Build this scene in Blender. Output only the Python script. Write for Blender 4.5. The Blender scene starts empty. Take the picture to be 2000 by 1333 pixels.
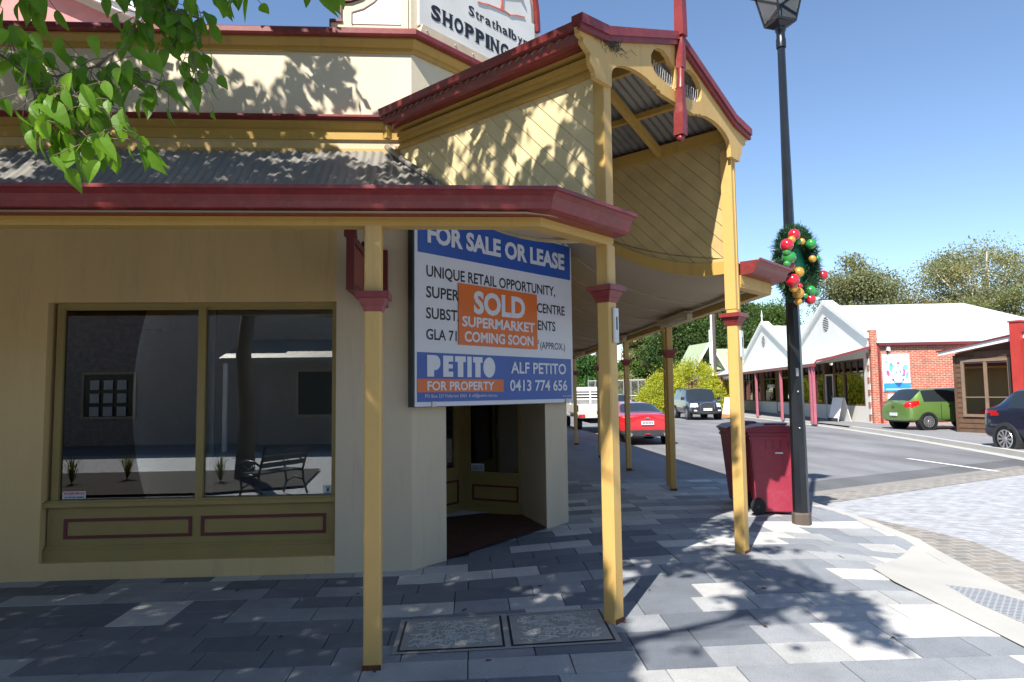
import bpy, bmesh, math, random
import numpy as np
from mathutils import Vector, Matrix
from mathutils.geometry import tessellate_polygon
rnd = random.Random(7)
PI = math.pi
R_ = math.radians
scene = bpy.context.scene
col = scene.collection

# ------------------------------------------------------------------ camera
F_PX = 1350.0
yaw, pitch, roll = R_(3.56), R_(4.34), R_(.72)
fw = Vector((math.sin(yaw)*math.cos(pitch), math.cos(yaw)*math.cos(pitch), math.sin(pitch)))
r0 = Vector((math.cos(yaw), -math.sin(yaw), 0)); u0 = r0.cross(fw)
RT = r0*math.cos(roll) - u0*math.sin(roll); UP = u0*math.cos(roll) + r0*math.sin(roll)
CAMP = Vector((0, 0, 1.6))
cd = bpy.data.cameras.new('camera'); cam = bpy.data.objects.new('camera', cd); col.objects.link(cam)
m = Matrix.Identity(4)
for i in range(3):
    m[i][0] = RT[i]; m[i][1] = UP[i]; m[i][2] = -fw[i]; m[i][3] = CAMP[i]
cam.matrix_world = m
cd.sensor_width = 36; cd.lens = F_PX/2000*36; cd.clip_start = .05; cd.clip_end = 3000
scene.camera = cam
# ------------------------------------------------------------------ sky, sun, exposure
SUN_AZ, SUN_EL = R_(28.2), R_(46.5)          # direction the light travels (from +Y towards +X), elevation
w = bpy.data.worlds.new('World'); scene.world = w; w.use_nodes = True
nt = w.node_tree; bg = nt.nodes['Background']
sky = nt.nodes.new('ShaderNodeTexSky'); sky.sky_type = 'NISHITA'; sky.sun_disc = False
sky.sun_elevation = SUN_EL; sky.sun_rotation = PI + SUN_AZ
sky.air_density = .92; sky.dust_density = .15; sky.ozone_density = 2.8
nt.links.new(sky.outputs[0], bg.inputs[0]); bg.inputs[1].default_value = .104
ld = bpy.data.lights.new('sun', 'SUN'); ld.energy = 4.6; ld.angle = R_(.53); ld.color = (1, .955, .88)
sun = bpy.data.objects.new('sun', ld); col.objects.link(sun)
LD = Vector((math.sin(SUN_AZ)*math.cos(SUN_EL), math.cos(SUN_AZ)*math.cos(SUN_EL), -math.sin(SUN_EL)))
sun.rotation_euler = LD.to_track_quat('-Z', 'Y').to_euler()
scene.view_settings.view_transform = 'Standard'; scene.view_settings.look = 'None'
scene.view_settings.exposure = .97; scene.view_settings.gamma = 1
scene.render.engine = 'CYCLES'
scene.cycles.max_bounces = 8; scene.cycles.transparent_max_bounces = 12
scene.cycles.sample_clamp_indirect = 6

# ------------------------------------------------------------------ materials
def _nodes(name):
    M = bpy.data.materials.new(name); M.use_nodes = True
    n = M.node_tree; return M, n, n.nodes['Principled BSDF']
def _N(n, t, **k):
    x = n.nodes.new(t)
    for a, b in k.items():
        if a.startswith('i_'): x.inputs[int(a[2:])].default_value = b
        else: setattr(x, a, b)
    return x
def _ramp(n, fac, stops):
    r = n.nodes.new('ShaderNodeValToRGB'); e = r.color_ramp.elements
    while len(e) < len(stops): e.new(.5)
    for q, (p, c) in zip(e, stops):
        q.position = p; q.color = (*c, 1)
    n.links.new(fac, r.inputs[0]); return r.outputs[0]
def mul(c, k): return tuple(min(1, v*k) for v in c)
def mat(name, c, rough=.6, metal=0, var=.12, scale=3.0, bump=.0, bscale=40, spec=.5, dirt=0, dirtc=(.08, .06, .04), coat=0, streak=False):
    M, n, P = _nodes(name)
    P.inputs['Roughness'].default_value = rough; P.inputs['Metallic'].default_value = metal
    P.inputs['Specular IOR Level'].default_value = spec
    if coat: P.inputs['Coat Weight'].default_value = coat; P.inputs['Coat Roughness'].default_value = .04
    tc = _N(n, 'ShaderNodeNewGeometry')
    src = tc.outputs['Position']
    if streak:
        mp = _N(n, 'ShaderNodeMapping'); mp.inputs['Scale'].default_value = (1, 1, .12); n.links.new(src, mp.inputs[0]); src2 = mp.outputs[0]
    else: src2 = src
    no = _N(n, 'ShaderNodeTexNoise'); no.inputs['Scale'].default_value = scale; no.inputs['Detail'].default_value = 8; no.inputs['Roughness'].default_value = .65
    n.links.new(src2, no.inputs['Vector'])
    o = _ramp(n, no.outputs[0], [(.3, mul(c, 1-var)), (.7, mul(c, 1+var))])
    if dirt:
        n2 = _N(n, 'ShaderNodeTexNoise'); n2.inputs['Scale'].default_value = scale*4; n2.inputs['Detail'].default_value = 10; n2.inputs['Roughness'].default_value = .75
        n.links.new(src2, n2.inputs['Vector'])
        f = _ramp(n, n2.outputs[0], [(.52, (0, 0, 0)), (.72, (dirt,)*3)])
        mx = _N(n, 'ShaderNodeMix', data_type='RGBA'); n.links.new(f, mx.inputs[0]); n.links.new(o, mx.inputs[6]); mx.inputs[7].default_value = (*dirtc, 1); o = mx.outputs[2]
    n.links.new(o, P.inputs['Base Color'])
    if bump:
        nb = _N(n, 'ShaderNodeTexNoise'); nb.inputs['Scale'].default_value = bscale; nb.inputs['Detail'].default_value = 6; n.links.new(src, nb.inputs['Vector'])
        b = _N(n, 'ShaderNodeBump'); b.inputs['Strength'].default_value = bump; b.inputs['Distance'].default_value = .01
        n.links.new(nb.outputs[0], b.inputs['Height']); n.links.new(b.outputs[0], P.inputs['Normal'])
    return M
def brickmat(name, c1, c2, mortar, scale=1.0, bw=.23, bh=.076, msize=.01, rough=.85, off=.5):
    M, n, P = _nodes(name); P.inputs['Roughness'].default_value = rough
    uv = _N(n, 'ShaderNodeUVMap'); bt = _N(n, 'ShaderNodeTexBrick'); n.links.new(uv.outputs[0], bt.inputs['Vector'])
    bt.offset = off
    bt.inputs['Color1'].default_value = (*c1, 1); bt.inputs['Color2'].default_value = (*c2, 1); bt.inputs['Mortar'].default_value = (*mortar, 1)
    bt.inputs['Scale'].default_value = scale; bt.inputs['Mortar Size'].default_value = msize; bt.inputs['Brick Width'].default_value = bw; bt.inputs['Row Height'].default_value = bh
    bt.inputs['Bias'].default_value = 0
    no = _N(n, 'ShaderNodeTexNoise'); no.inputs['Scale'].default_value = 6; no.inputs['Detail'].default_value = 8
    g = _N(n, 'ShaderNodeNewGeometry'); n.links.new(g.outputs['Position'], no.inputs['Vector'])
    mx = _N(n, 'ShaderNodeMix', data_type='RGBA', blend_type='MULTIPLY'); mx.inputs[0].default_value = 1
    n.links.new(bt.outputs[0], mx.inputs[6]); n.links.new(_ramp(n, no.outputs[0], [(.3, (.72,)*3), (.7, (1.12,)*3)]), mx.inputs[7]); n.links.new(mx.outputs[2], P.inputs['Base Color'])
    b = _N(n, 'ShaderNodeBump'); b.inputs['Strength'].default_value = .6; b.inputs['Distance'].default_value = .006; b.invert = True
    n.links.new(bt.outputs['Fac'], b.inputs['Height']); n.links.new(b.outputs[0], P.inputs['Normal'])
    return M
def boardmat(name, c, period=.105, sign=1, gap=.06, dark=.45):
    # tongue and groove boards laid on the diagonal, from the metre UVs of the wall
    M, n, P = _nodes(name); P.inputs['Roughness'].default_value = .6
    uv = _N(n, 'ShaderNodeUVMap'); sp = _N(n, 'ShaderNodeSeparateXYZ'); n.links.new(uv.outputs[0], sp.inputs[0])
    a = _N(n, 'ShaderNodeMath', operation='MULTIPLY'); n.links.new(sp.outputs[0], a.inputs[0]); a.inputs[1].default_value = sign*.7071/period
    b = _N(n, 'ShaderNodeMath', operation='MULTIPLY_ADD'); n.links.new(sp.outputs[1], b.inputs[0]); b.inputs[1].default_value = .7071/period; n.links.new(a.outputs[0], b.inputs[2])
    fr = _N(n, 'ShaderNodeMath', operation='FRACT'); n.links.new(b.outputs[0], fr.inputs[0])
    fl = _N(n, 'ShaderNodeMath', operation='FLOOR'); n.links.new(b.outputs[0], fl.inputs[0])
    wn = _N(n, 'ShaderNodeTexWhiteNoise', noise_dimensions='1D'); n.links.new(fl.outputs[0], wn.inputs['W'])
    h = _ramp(n, fr.outputs[0], [(0, (0, 0, 0)), (gap, (1, 1, 1)), (1, (1, 1, 1))])
    base = _ramp(n, wn.outputs[0], [(0, mul(c, .93)), (1, mul(c, 1.06))])
    no = _N(n, 'ShaderNodeTexNoise'); no.inputs['Scale'].default_value = 5; no.inputs['Detail'].default_value = 8
    g = _N(n, 'ShaderNodeNewGeometry'); n.links.new(g.outputs['Position'], no.inputs['Vector'])
    m1 = _N(n, 'ShaderNodeMix', data_type='RGBA', blend_type='MULTIPLY'); m1.inputs[0].default_value = 1
    n.links.new(base, m1.inputs[6]); n.links.new(_ramp(n, no.outputs[0], [(.3, (.86,)*3), (.7, (1.08,)*3)]), m1.inputs[7])
    m2 = _N(n, 'ShaderNodeMix', data_type='RGBA'); n.links.new(h, m2.inputs[0]); m2.inputs[6].default_value = (*mul(c, dark), 1); n.links.new(m1.outputs[2], m2.inputs[7])
    n.links.new(m2.outputs[2], P.inputs['Base Color'])
    bp = _N(n, 'ShaderNodeBump'); bp.inputs['Strength'].default_value = .7; bp.inputs['Distance'].default_value = .008
    n.links.new(h, bp.inputs['Height']); n.links.new(bp.outputs[0], P.inputs['Normal'])
    return M
def glassmat(name, ior=1.9, tint=(.9, .95, .95), rough=0):
    M = bpy.data.materials.new(name); M.use_nodes = True; n = M.node_tree; n.nodes.clear()
    o = _N(n, 'ShaderNodeOutputMaterial'); mx = _N(n, 'ShaderNodeMixShader'); fr = _N(n, 'ShaderNodeFresnel'); fr.inputs[0].default_value = ior
    t = _N(n, 'ShaderNodeBsdfTransparent'); t.inputs[0].default_value = (*tint, 1)
    g = _N(n, 'ShaderNodeBsdfGlossy'); g.inputs['Roughness'].default_value = rough
    n.links.new(fr.outputs[0], mx.inputs[0]); n.links.new(t.outputs[0], mx.inputs[1]); n.links.new(g.outputs[0], mx.inputs[2]); n.links.new(mx.outputs[0], o.inputs[0])
    return M
def leafmat(name, c, trans=.45, var=.35, rough=.5, scale=2.0):
    M, n, P = _nodes(name); P.inputs['Roughness'].default_value = rough; P.inputs['Specular IOR Level'].default_value = .3
    g = _N(n, 'ShaderNodeNewGeometry')
    no = _N(n, 'ShaderNodeTexNoise'); no.inputs['Scale'].default_value = scale; no.inputs['Detail'].default_value = 4; n.links.new(g.outputs['Position'], no.inputs['Vector'])
    at = _N(n, 'ShaderNodeAttribute', attribute_name='shade')
    ad = _N(n, 'ShaderNodeMath', operation='ADD'); n.links.new(no.outputs[0], ad.inputs[0]); n.links.new(at.outputs['Fac'], ad.inputs[1])
    cc = _ramp(n, ad.outputs[0], [(.35, mul(c, 1-var)), (1.0, (min(1, c[0]*(1+var)*1.15), min(1, c[1]*(1+var)), c[2]*(1+var*.5)))])
    n.links.new(cc, P.inputs['Base Color'])
    tr = _N(n, 'ShaderNodeBsdfTranslucent')
    m2 = _N(n, 'ShaderNodeMix', data_type='RGBA', blend_type='MULTIPLY'); m2.inputs[0].default_value = 1; n.links.new(cc, m2.inputs[6]); m2.inputs[7].default_value = (1.3, 1.25, .4, 1)
    n.links.new(m2.outputs[2], tr.inputs[0])
    mx = _N(n, 'ShaderNodeMixShader'); mx.inputs[0].default_value = trans
    n.links.new(P.outputs[0], mx.inputs[1]); n.links.new(tr.outputs[0], mx.inputs[2])
    n.links.new(mx.outputs[0], n.nodes['Material Output'].inputs[0]); return M
def pavermat():
    M, n, P = _nodes('granite_pavers'); P.inputs['Roughness'].default_value = .75
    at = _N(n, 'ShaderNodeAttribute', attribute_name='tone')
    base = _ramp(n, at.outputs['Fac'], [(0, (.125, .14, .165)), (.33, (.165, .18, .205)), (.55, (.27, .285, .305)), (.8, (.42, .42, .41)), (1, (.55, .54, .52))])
    g = _N(n, 'ShaderNodeNewGeometry')
    s = _N(n, 'ShaderNodeTexNoise'); s.inputs['Scale'].default_value = 260; s.inputs['Detail'].default_value = 3; n.links.new(g.outputs['Position'], s.inputs['Vector'])
    m1 = _N(n, 'ShaderNodeMix', data_type='RGBA', blend_type='MULTIPLY'); m1.inputs[0].default_value = 1
    n.links.new(base, m1.inputs[6]); n.links.new(_ramp(n, s.outputs[0], [(.3, (.6,)*3), (.5, (1,)*3), (.72, (1.3,)*3)]), m1.inputs[7])
    s2 = _N(n, 'ShaderNodeTexNoise'); s2.inputs['Scale'].default_value = 2.2; s2.inputs['Detail'].default_value = 9; s2.inputs['Roughness'].default_value = .7; n.links.new(g.outputs['Position'], s2.inputs['Vector'])
    m2 = _N(n, 'ShaderNodeMix', data_type='RGBA', blend_type='MULTIPLY'); m2.inputs[0].default_value = 1
    n.links.new(m1.outputs[2], m2.inputs[6]); n.links.new(_ramp(n, s2.outputs[0], [(.3, (.8,)*3), (.7, (1.14,)*3)]), m2.inputs[7])
    n.links.new(m2.outputs[2], P.inputs['Base Color'])
    b = _N(n, 'ShaderNodeBump'); b.inputs['Strength'].default_value = .25; b.inputs['Distance'].default_value = .003
    n.links.new(s.outputs[0], b.inputs['Height']); n.links.new(b.outputs[0], P.inputs['Normal']); return M
def asphaltmat(name, c=.1, patch=.25, tint=(1, 1, 1.03)):
    M, n, P = _nodes(name); P.inputs['Roughness'].default_value = .85
    g = _N(n, 'ShaderNodeNewGeometry')
    a = _N(n, 'ShaderNodeTexNoise'); a.inputs['Scale'].default_value = .5; a.inputs['Detail'].default_value = 9; a.inputs['Roughness'].default_value = .7
    mp = _N(n, 'ShaderNodeMapping'); mp.inputs['Scale'].default_value = (1.6, .35, 1); n.links.new(g.outputs['Position'], mp.inputs[0]); n.links.new(mp.outputs[0], a.inputs['Vector'])
    cc = tuple(c*t for t in tint)
    base = _ramp(n, a.outputs[0], [(.3, mul(cc, 1-patch)), (.7, mul(cc, 1+patch))])
    s = _N(n, 'ShaderNodeTexNoise'); s.inputs['Scale'].default_value = 120; s.inputs['Detail'].default_value = 4; n.links.new(g.outputs['Position'], s.inputs['Vector'])
    m1 = _N(n, 'ShaderNodeMix', data_type='RGBA', blend_type='MULTIPLY'); m1.inputs[0].default_value = 1
    n.links.new(base, m1.inputs[6]); n.links.new(_ramp(n, s.outputs[0], [(.3, (.65,)*3), (.72, (1.35,)*3)]), m1.inputs[7])
    n.links.new(m1.outputs[2], P.inputs['Base Color'])
    b = _N(n, 'ShaderNodeBump'); b.inputs['Strength'].default_value = .5; b.inputs['Distance'].default_value = .004
    n.links.new(s.outputs[0], b.inputs['Height']); n.links.new(b.outputs[0], P.inputs['Normal']); return M

MUS = mat('mustard_paint', (.50, .31, .072), .5, var=.08, scale=2, bump=.12, bscale=25, dirt=.5, dirtc=(.25, .16, .07), streak=True)
MUSP = mat('post_paint', (.57, .36, .11), .5, var=.07, scale=2.5, bump=.15, bscale=18, dirt=.5, dirtc=(.3, .2, .1), streak=True)
OLIVE = mat('shopfront_paint', (.32, .235, .075), .5, var=.08, bump=.06, bscale=20, dirt=.15, dirtc=(.14, .1, .05))
MAR = mat('maroon_paint', (.20, .027, .026), .38, var=.22, scale=4, bump=.08, bscale=12, dirt=.4, dirtc=(.27, .12, .11))
MARD = mat('maroon_trim', (.13, .022, .024), .45, var=.1)
CREAM = mat('cream_render', (.68, .595, .435), .85, var=.07, scale=1.5, bump=.25, bscale=30, dirt=.22, dirtc=(.42, .34, .22))
TAN = mat('tan_render', (.64, .46, .21), .85, var=.10, scale=1.2, bump=.25, bscale=22, dirt=.4, dirtc=(.3, .23, .14), streak=True)
BEIGE = mat('beige_render', (.60, .50, .35), .85, var=.08, scale=1.5, bump=.22, bscale=24, dirt=.35, dirtc=(.36, .28, .19), streak=True)
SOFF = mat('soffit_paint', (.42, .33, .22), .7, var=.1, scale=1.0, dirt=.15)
IRON = mat('weathered_iron', (.25, .235, .21), .5, metal=.25, var=.22, scale=1.4, bump=.1, bscale=30, dirt=.3, dirtc=(.14, .11, .08))
ZINC = mat('pale_roof_iron', (.52, .565, .58), .45, metal=.0, var=.05, scale=.7)
WHITE = mat('white_paint', (.78, .77, .74), .6, var=.04)
BLACK = mat('black_paint', (.012, .014, .018), .28, var=.3, scale=3, bump=.05)
DARK = mat('dark_void', (.012, .012, .013), .9)
CONC = mat('concrete', (.43, .42, .39), .85, var=.09, scale=2, bump=.3, bscale=60, dirt=.25, dirtc=(.34, .31, .27))
KERB = mat('kerb_concrete', (.25, .235, .21), .9, var=.15, scale=2, bump=.3, bscale=60, dirt=.4, dirtc=(.18, .16, .13))
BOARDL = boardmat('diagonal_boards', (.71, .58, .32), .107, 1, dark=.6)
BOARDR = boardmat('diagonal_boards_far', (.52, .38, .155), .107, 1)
GLASS = glassmat('window_glass', 2.35)
GLASSF = glassmat('far_window_glass', 1.8, (.35, .38, .4))
BRICK = brickmat('red_brick', (.50, .115, .062), (.40, .085, .05), (.50, .40, .31))
BRICKD = brickmat('brown_brick', (.46, .36, .31), (.40, .32, .28), (.45, .42, .38))
PAVE = brickmat('grey_block_paving', (.40, .41, .43), (.33, .34, .37), (.52, .51, .49), bw=.2, bh=.1, msize=.007, rough=.8)
SETT = brickmat('stone_setts', (.29, .26, .22), (.22, .215, .205), (.36, .33, .29), bw=.19, bh=.13, msize=.014)
TILE = brickmat('red_tiles', (.10, .035, .025), (.075, .03, .025), (.05, .035, .03), bw=.15, bh=.15, msize=.006, rough=.55, off=0)
ASPH = asphaltmat('asphalt_road', .19, .38)
ASPHD = asphaltmat('asphalt_dark', .12, .3)
ASPF = asphaltmat('asphalt_footpath', .24, .3)
PAVER = pavermat()
BARK = mat('bark', (.17, .125, .09), .9, var=.3, scale=8, bump=.6, bscale=20)
PBARK = mat('pale_bark', (.48, .43, .37), .8, var=.2, scale=3)
SIGNW = mat('sign_white', (.64, .65, .70), .35, var=.02)
SIGNB = mat('sign_blue', (.022, .085, .37), .35, var=.04)
SIGNO = mat('sign_orange', (.66, .14, .02), .4, var=.05)
INK = mat('black_ink', (.012, .013, .02), .5)
REDINK = mat('red_ink', (.45, .04, .03), .5)
GREYIN = mat('interior_grey', (.62, .63, .64), .8, var=.12, scale=1)
STEEL = mat('galvanised_steel', (.42, .42, .42), .4, metal=.7, var=.1)
TYRE = mat('tyre_rubber', (.018, .018, .02), .75, var=.2, scale=20)
RIMM = mat('alloy', (.62, .62, .64), .28, metal=.85)
PLAST = mat('dark_plastic', (.03, .032, .035), .55)
CHROME = mat('chrome', (.75, .75, .75), .12, metal=1)
LAMPR = mat('red_lens', (.5, .012, .012), .15, coat=.6)
LAMPW = mat('clear_lens', (.78, .8, .8), .12, coat=.6)
CARGL = mat('car_glass', (.02, .026, .03), .04, var=.05, spec=.9)
RUST = mat('rust', (.12, .045, .02), .9, var=.3, scale=20)

# ------------------------------------------------------------------ mesh building
WM = {}
def uvbox(me):
    uvl = me.uv_layers.new(name='UVMap')
    d = uvl.data; vs = me.vertices
    for p in me.polygons:
        nx, ny, nz = p.normal
        if abs(nz) > .75 or (nx == 0 and ny == 0):
            for li in p.loop_indices:
                c = vs[me.loops[li].vertex_index].co; d[li].uv = (c.x, c.y)
        else:
            L = math.hypot(nx, ny); tx, ty = -ny/L, nx/L
            for li in p.loop_indices:
                c = vs[me.loops[li].vertex_index].co; d[li].uv = (c.x*tx + c.y*ty, c.z)
class MB:
    def __init__(s, T=None): s.v = []; s.f = []; s.mi = []; s.T = T; s.m = 0; s.attr = None
    def add(s, pts, faces, m=None):
        o = len(s.v)
        if s.T is not None: pts = [tuple(s.T @ Vector(p)) for p in pts]
        s.v += [tuple(p) for p in pts]; s.f += [tuple(i+o for i in f) for f in faces]; s.mi += [s.m if m is None else m]*len(faces); return s
    def box(s, x0, x1, y0, y1, z0, z1, m=None):
        return s.add([(x0, y0, z0), (x1, y0, z0), (x1, y1, z0), (x0, y1, z0), (x0, y0, z1), (x1, y0, z1), (x1, y1, z1), (x0, y1, z1)],
                     [(0, 3, 2, 1), (4, 5, 6, 7), (0, 1, 5, 4), (1, 2, 6, 5), (2, 3, 7, 6), (3, 0, 4, 7)], m)
    def cbox(s, x0, x1, y0, y1, z0, z1, c=.006, m=None):
        P = []; 
        def ring(a, z): return [(x0+a, y0, z), (x1-a, y0, z), (x1, y0+a, z), (x1, y1-a, z), (x1-a, y1, z), (x0+a, y1, z), (x0, y1-a, z), (x0, y0+a, z)]
        P = ring(c, z0)+ring(c, z1); F = [(i, (i+1) % 8, 8+(i+1) % 8, 8+i) for i in range(8)]; F += [tuple(range(7, -1, -1)), tuple(range(8, 16))]
        return s.add(P, F, m)
    def taper(s, x0, x1, y0, y1, z0, z1, e, m=None):
        # box whose top grows by e on each side
        return s.add([(x0, y0, z0), (x1, y0, z0), (x1, y1, z0), (x0, y1, z0), (x0-e, y0-e, z1), (x1+e, y0-e, z1), (x1+e, y1+e, z1), (x0-e, y1+e, z1)],
                     [(0, 3, 2, 1), (4, 5, 6, 7), (0, 1, 5, 4), (1, 2, 6, 5), (2, 3, 7, 6), (3, 0, 4, 7)], m)
    def prism(s, pts, a0, a1, plane='xz', holes=(), m=None):
        # polygon in plane, extruded along the third axis from a0 to a1
        def P(p, a): return (p[0], a, p[1]) if plane == 'xz' else ((a, p[0], p[1]) if plane == 'yz' else (p[0], p[1], a))
        loops = [list(pts)]+[list(h) for h in holes]
        allp = [q for L in loops for q in L]
        tri = tessellate_polygon([[Vector((q[0], q[1], 0)) for q in L] for L in loops])
        V = [P(q, a0) for q in allp]+[P(q, a1) for q in allp]; N = len(allp)
        F = [tuple(t) for t in tri]+[tuple(i+N for i in reversed(t)) for t in tri]
        k = 0
        for L in loops:
            n = len(L)
            for i in range(n): F.append((k+i, k+(i+1) % n, N+k+(i+1) % n, N+k+i))
            k += n
        return s.add(V, F, m)
    def flat(s, pts, z, m=None, zf=None):
        tri = tessellate_polygon([[Vector((q[0], q[1], 0)) for q in pts]])
        F = []
        for t in tri:
            a, b, c = [pts[i] for i in t]
            F.append(tuple(t) if (b[0]-a[0])*(c[1]-a[1])-(b[1]-a[1])*(c[0]-a[0]) > 0 else tuple(reversed(t)))
        return s.add([(q[0], q[1], zf(*q) if zf else z) for q in pts], F, m)
    def flatfine(s, pts, z, zf, n=4):
        tri = [[Vector((pts[i][0], pts[i][1])) for i in t] for t in tessellate_polygon([[Vector((q[0], q[1], 0)) for q in pts]])]
        for _ in range(n):
            tri = [q for a, b_, c in tri for q in ([a, (a+b_)/2, (a+c)/2], [(a+b_)/2, b_, (b_+c)/2], [(a+c)/2, (b_+c)/2, c], [(a+b_)/2, (b_+c)/2, (a+c)/2])]
        for a, b_, c in tri:
            if (b_-a).cross(c-a) < 0: b_, c = c, b_
            s.add([(q.x, q.y, zf(q.x, q.y)) for q in (a, b_, c)], [(0, 1, 2)])
        return s
    def tube(s, pts, r, n=8, m=None, cap=True):
        pts = [Vector(p) for p in pts]; V = []; F = []
        rr = r if isinstance(r, (list, tuple)) else [r]*len(pts)
        a = None
        for i, p in enumerate(pts):
            d = (pts[min(i+1, len(pts)-1)]-pts[max(i-1, 0)]).normalized()
            if a is None: a = d.orthogonal().normalized()
            else: a = (a-d*a.dot(d)).normalized()
            b = d.cross(a)
            for k in range(n):
                t = 2*PI*k/n; V.append(p+(a*math.cos(t)+b*math.sin(t))*rr[i])
        for i in range(len(pts)-1):
            for k in range(n): F.append((i*n+k, i*n+(k+1) % n, (i+1)*n+(k+1) % n, (i+1)*n+k))
        if cap: F += [tuple(range(n-1, -1, -1)), tuple(range((len(pts)-1)*n, len(pts)*n))]
        return s.add(V, F, m)
    def lathe(s, c, prof, n=16, axis='z', m=None, ph=0):
        V = []; F = []
        for (r, h) in prof:
            for k in range(n):
                t = 2*PI*k/n+ph; a, b = r*math.cos(t), r*math.sin(t)
                V.append((c[0]+a, c[1]+b, c[2]+h) if axis == 'z' else ((c[0]+a, c[1]+h, c[2]+b) if axis == 'y' else (c[0]+h, c[1]+a, c[2]+b)))
        for i in range(len(prof)-1):
            for k in range(n): F.append((i*n+k, i*n+(k+1) % n, (i+1)*n+(k+1) % n, (i+1)*n+k))
        F += [tuple(range(n-1, -1, -1)), tuple(range((len(prof)-1)*n, len(prof)*n))]
        return s.add(V, F, m)
    def ball(s, c, r, n=12, m=None, sz=1):
        pr = [(max(.0005, r*math.sin(PI*i/8)), -r*sz*math.cos(PI*i/8)) for i in range(9)]
        return s.lathe(c, pr, n, m=m)
    def sweep(s, path, prof, m=None):
        # horizontal path [(x,y)], profile [(outward offset, z)]: outward = right of travel, mitred
        path = [Vector((p[0], p[1])) for p in path]; k = len(prof); V = []
        for i, p in enumerate(path):
            d1 = (p-path[i-1]).normalized() if i > 0 else (path[1]-p).normalized()
            d2 = (path[i+1]-p).normalized() if i < len(path)-1 else d1
            n1 = Vector((d1.y, -d1.x)); n2 = Vector((d2.y, -d2.x)); n = (n1+n2).normalized(); sc = 1/max(.3, n.dot(n1))
            for (o, z) in prof: V.append((p.x+n.x*o*sc, p.y+n.y*o*sc, z))
        F = []
        for i in range(len(path)-1):
            for j in range(k): F.append((i*k+j, (i+1)*k+j, (i+1)*k+(j+1) % k, i*k+(j+1) % k))
        F += [tuple(range(k)), tuple(range((len(path)-1)*k+k-1, (len(path)-1)*k-1, -1))]
        return s.add(V, F, m)
    def rectframe(s, x0, x1, y0, y1, z0, z1, wd, m=None):
        s.box(x0, x1, y0, y1, z0, z0+wd, m); s.box(x0, x1, y0, y1, z1-wd, z1, m)
        s.box(x0, x0+wd, y0, y1, z0+wd, z1-wd, m); s.box(x1-wd, x1, y0, y1, z0+wd, z1-wd, m); return s
    def build(s, name, mats, parent=None, smooth=False, fix=True):
        me = bpy.data.meshes.new(name)
        V = s.v
        if parent is not None and parent.name in WM:
            I = WM[parent.name].inverted(); V = [tuple(I @ Vector(v)) for v in V]
        me.from_pydata(V, [], s.f)
        if not isinstance(mats, (list, tuple)): mats = [mats]
        for q in mats: me.materials.append(q)
        me.polygons.foreach_set('material_index', s.mi)
        if fix:
            bm = bmesh.new(); bm.from_mesh(me); bmesh.ops.recalc_face_normals(bm, faces=bm.faces); bm.to_mesh(me); bm.free()
        if smooth: me.polygons.foreach_set('use_smooth', [True]*len(me.polygons))
        me.update(); uvbox(me)
        o = bpy.data.objects.new(name, me); col.objects.link(o)
        if smooth == 'auto':
            me.set_sharp_from_angle(angle=R_(35))
        if parent is not None:
            o.parent = parent; WM[o.name] = WM[parent.name]
        else: WM[o.name] = Matrix.Identity(4)
        return o
def thing(name, label, cat, loc=(0, 0, 0), rz=0, group=None):
    o = bpy.data.objects.new(name, None); o.empty_display_size = .2; col.objects.link(o)
    o.location = loc; o.rotation_euler = (0, 0, rz); o['label'] = label; o['category'] = cat
    if group: o['group'] = group
    WM[o.name] = Matrix.Translation(loc) @ Matrix.Rotation(rz, 4, 'Z'); return o
def tag(o, label, cat, group=None):
    o['label'] = label; o['category'] = cat
    if group: o['group'] = group
    return o
def struct(o, kind='structure'): o['kind'] = kind; return o
def dup(o, loc, rz, label, group=None, top=True, parent=None):
    c = o.copy(); col.objects.link(c)
    if top:
        c.location = loc; c.rotation_euler = (0, 0, rz); c['label'] = label
        if group: c['group'] = group
        WM[c.name] = Matrix.Translation(loc) @ Matrix.Rotation(rz, 4, 'Z')
    else: c.parent = parent; WM[c.name] = WM[parent.name]
    for ch in list(o.children): dup(ch, None, None, None, top=False, parent=c)
    return c
_tc = {}
def glyphs(s, bold):
    k = (s, bold)
    if k in _tc: return _tc[k]
    cu = bpy.data.curves.new('t', 'FONT'); cu.body = s; cu.size = 1; cu.offset = bold; cu.resolution_u = 3
    ob = bpy.data.objects.new('t', cu); col.objects.link(ob)
    dg = bpy.context.evaluated_depsgraph_get(); dg.update()
    me = bpy.data.meshes.new_from_object(ob.evaluated_get(dg))
    V = [tuple(v.co) for v in me.vertices]; F = [tuple(p.vertices) for p in me.polygons]
    bpy.data.objects.remove(ob); bpy.data.curves.remove(cu); bpy.data.meshes.remove(me)
    _tc[k] = (V, F); return _tc[k]
def text(mb, s, x0, x1, z0, z1, y, bold=.02, m=None, fit=False):
    V, F = glyphs(s, bold)
    H, _ = glyphs('H', bold); h0 = min(v[1] for v in H); h1 = max(v[1] for v in H)
    if fit: h0 = min(v[1] for v in V); h1 = max(v[1] for v in V)
    a = min(v[0] for v in V); b = max(v[0] for v in V)
    mb.add([(x0+(v[0]-a)/(b-a)*(x1-x0), y, z0+(v[1]-h0)/(h1-h0)*(z1-z0)) for v in V], F, m)
def frame(o, ex):
    ex = Vector((ex[0], ex[1], 0)).normalized(); ey = Vector((-ex.y, ex.x, 0))
    M = Matrix.Identity(4)
    for i in range(3): M[i][0] = ex[i]; M[i][1] = ey[i]; M[i][3] = o[i] if i < len(o) else 0
    return M
def S(t): t = max(0., min(1., t)); return t*t*(3-2*t)
def gz(x, y):
    rampf = 1-S((x-3.0)/1.2)*(1-S((y-6.2)/2.0))
    return .02+.13*S((x+.8)/3)*S((y-3)/3.5)*rampf
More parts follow.
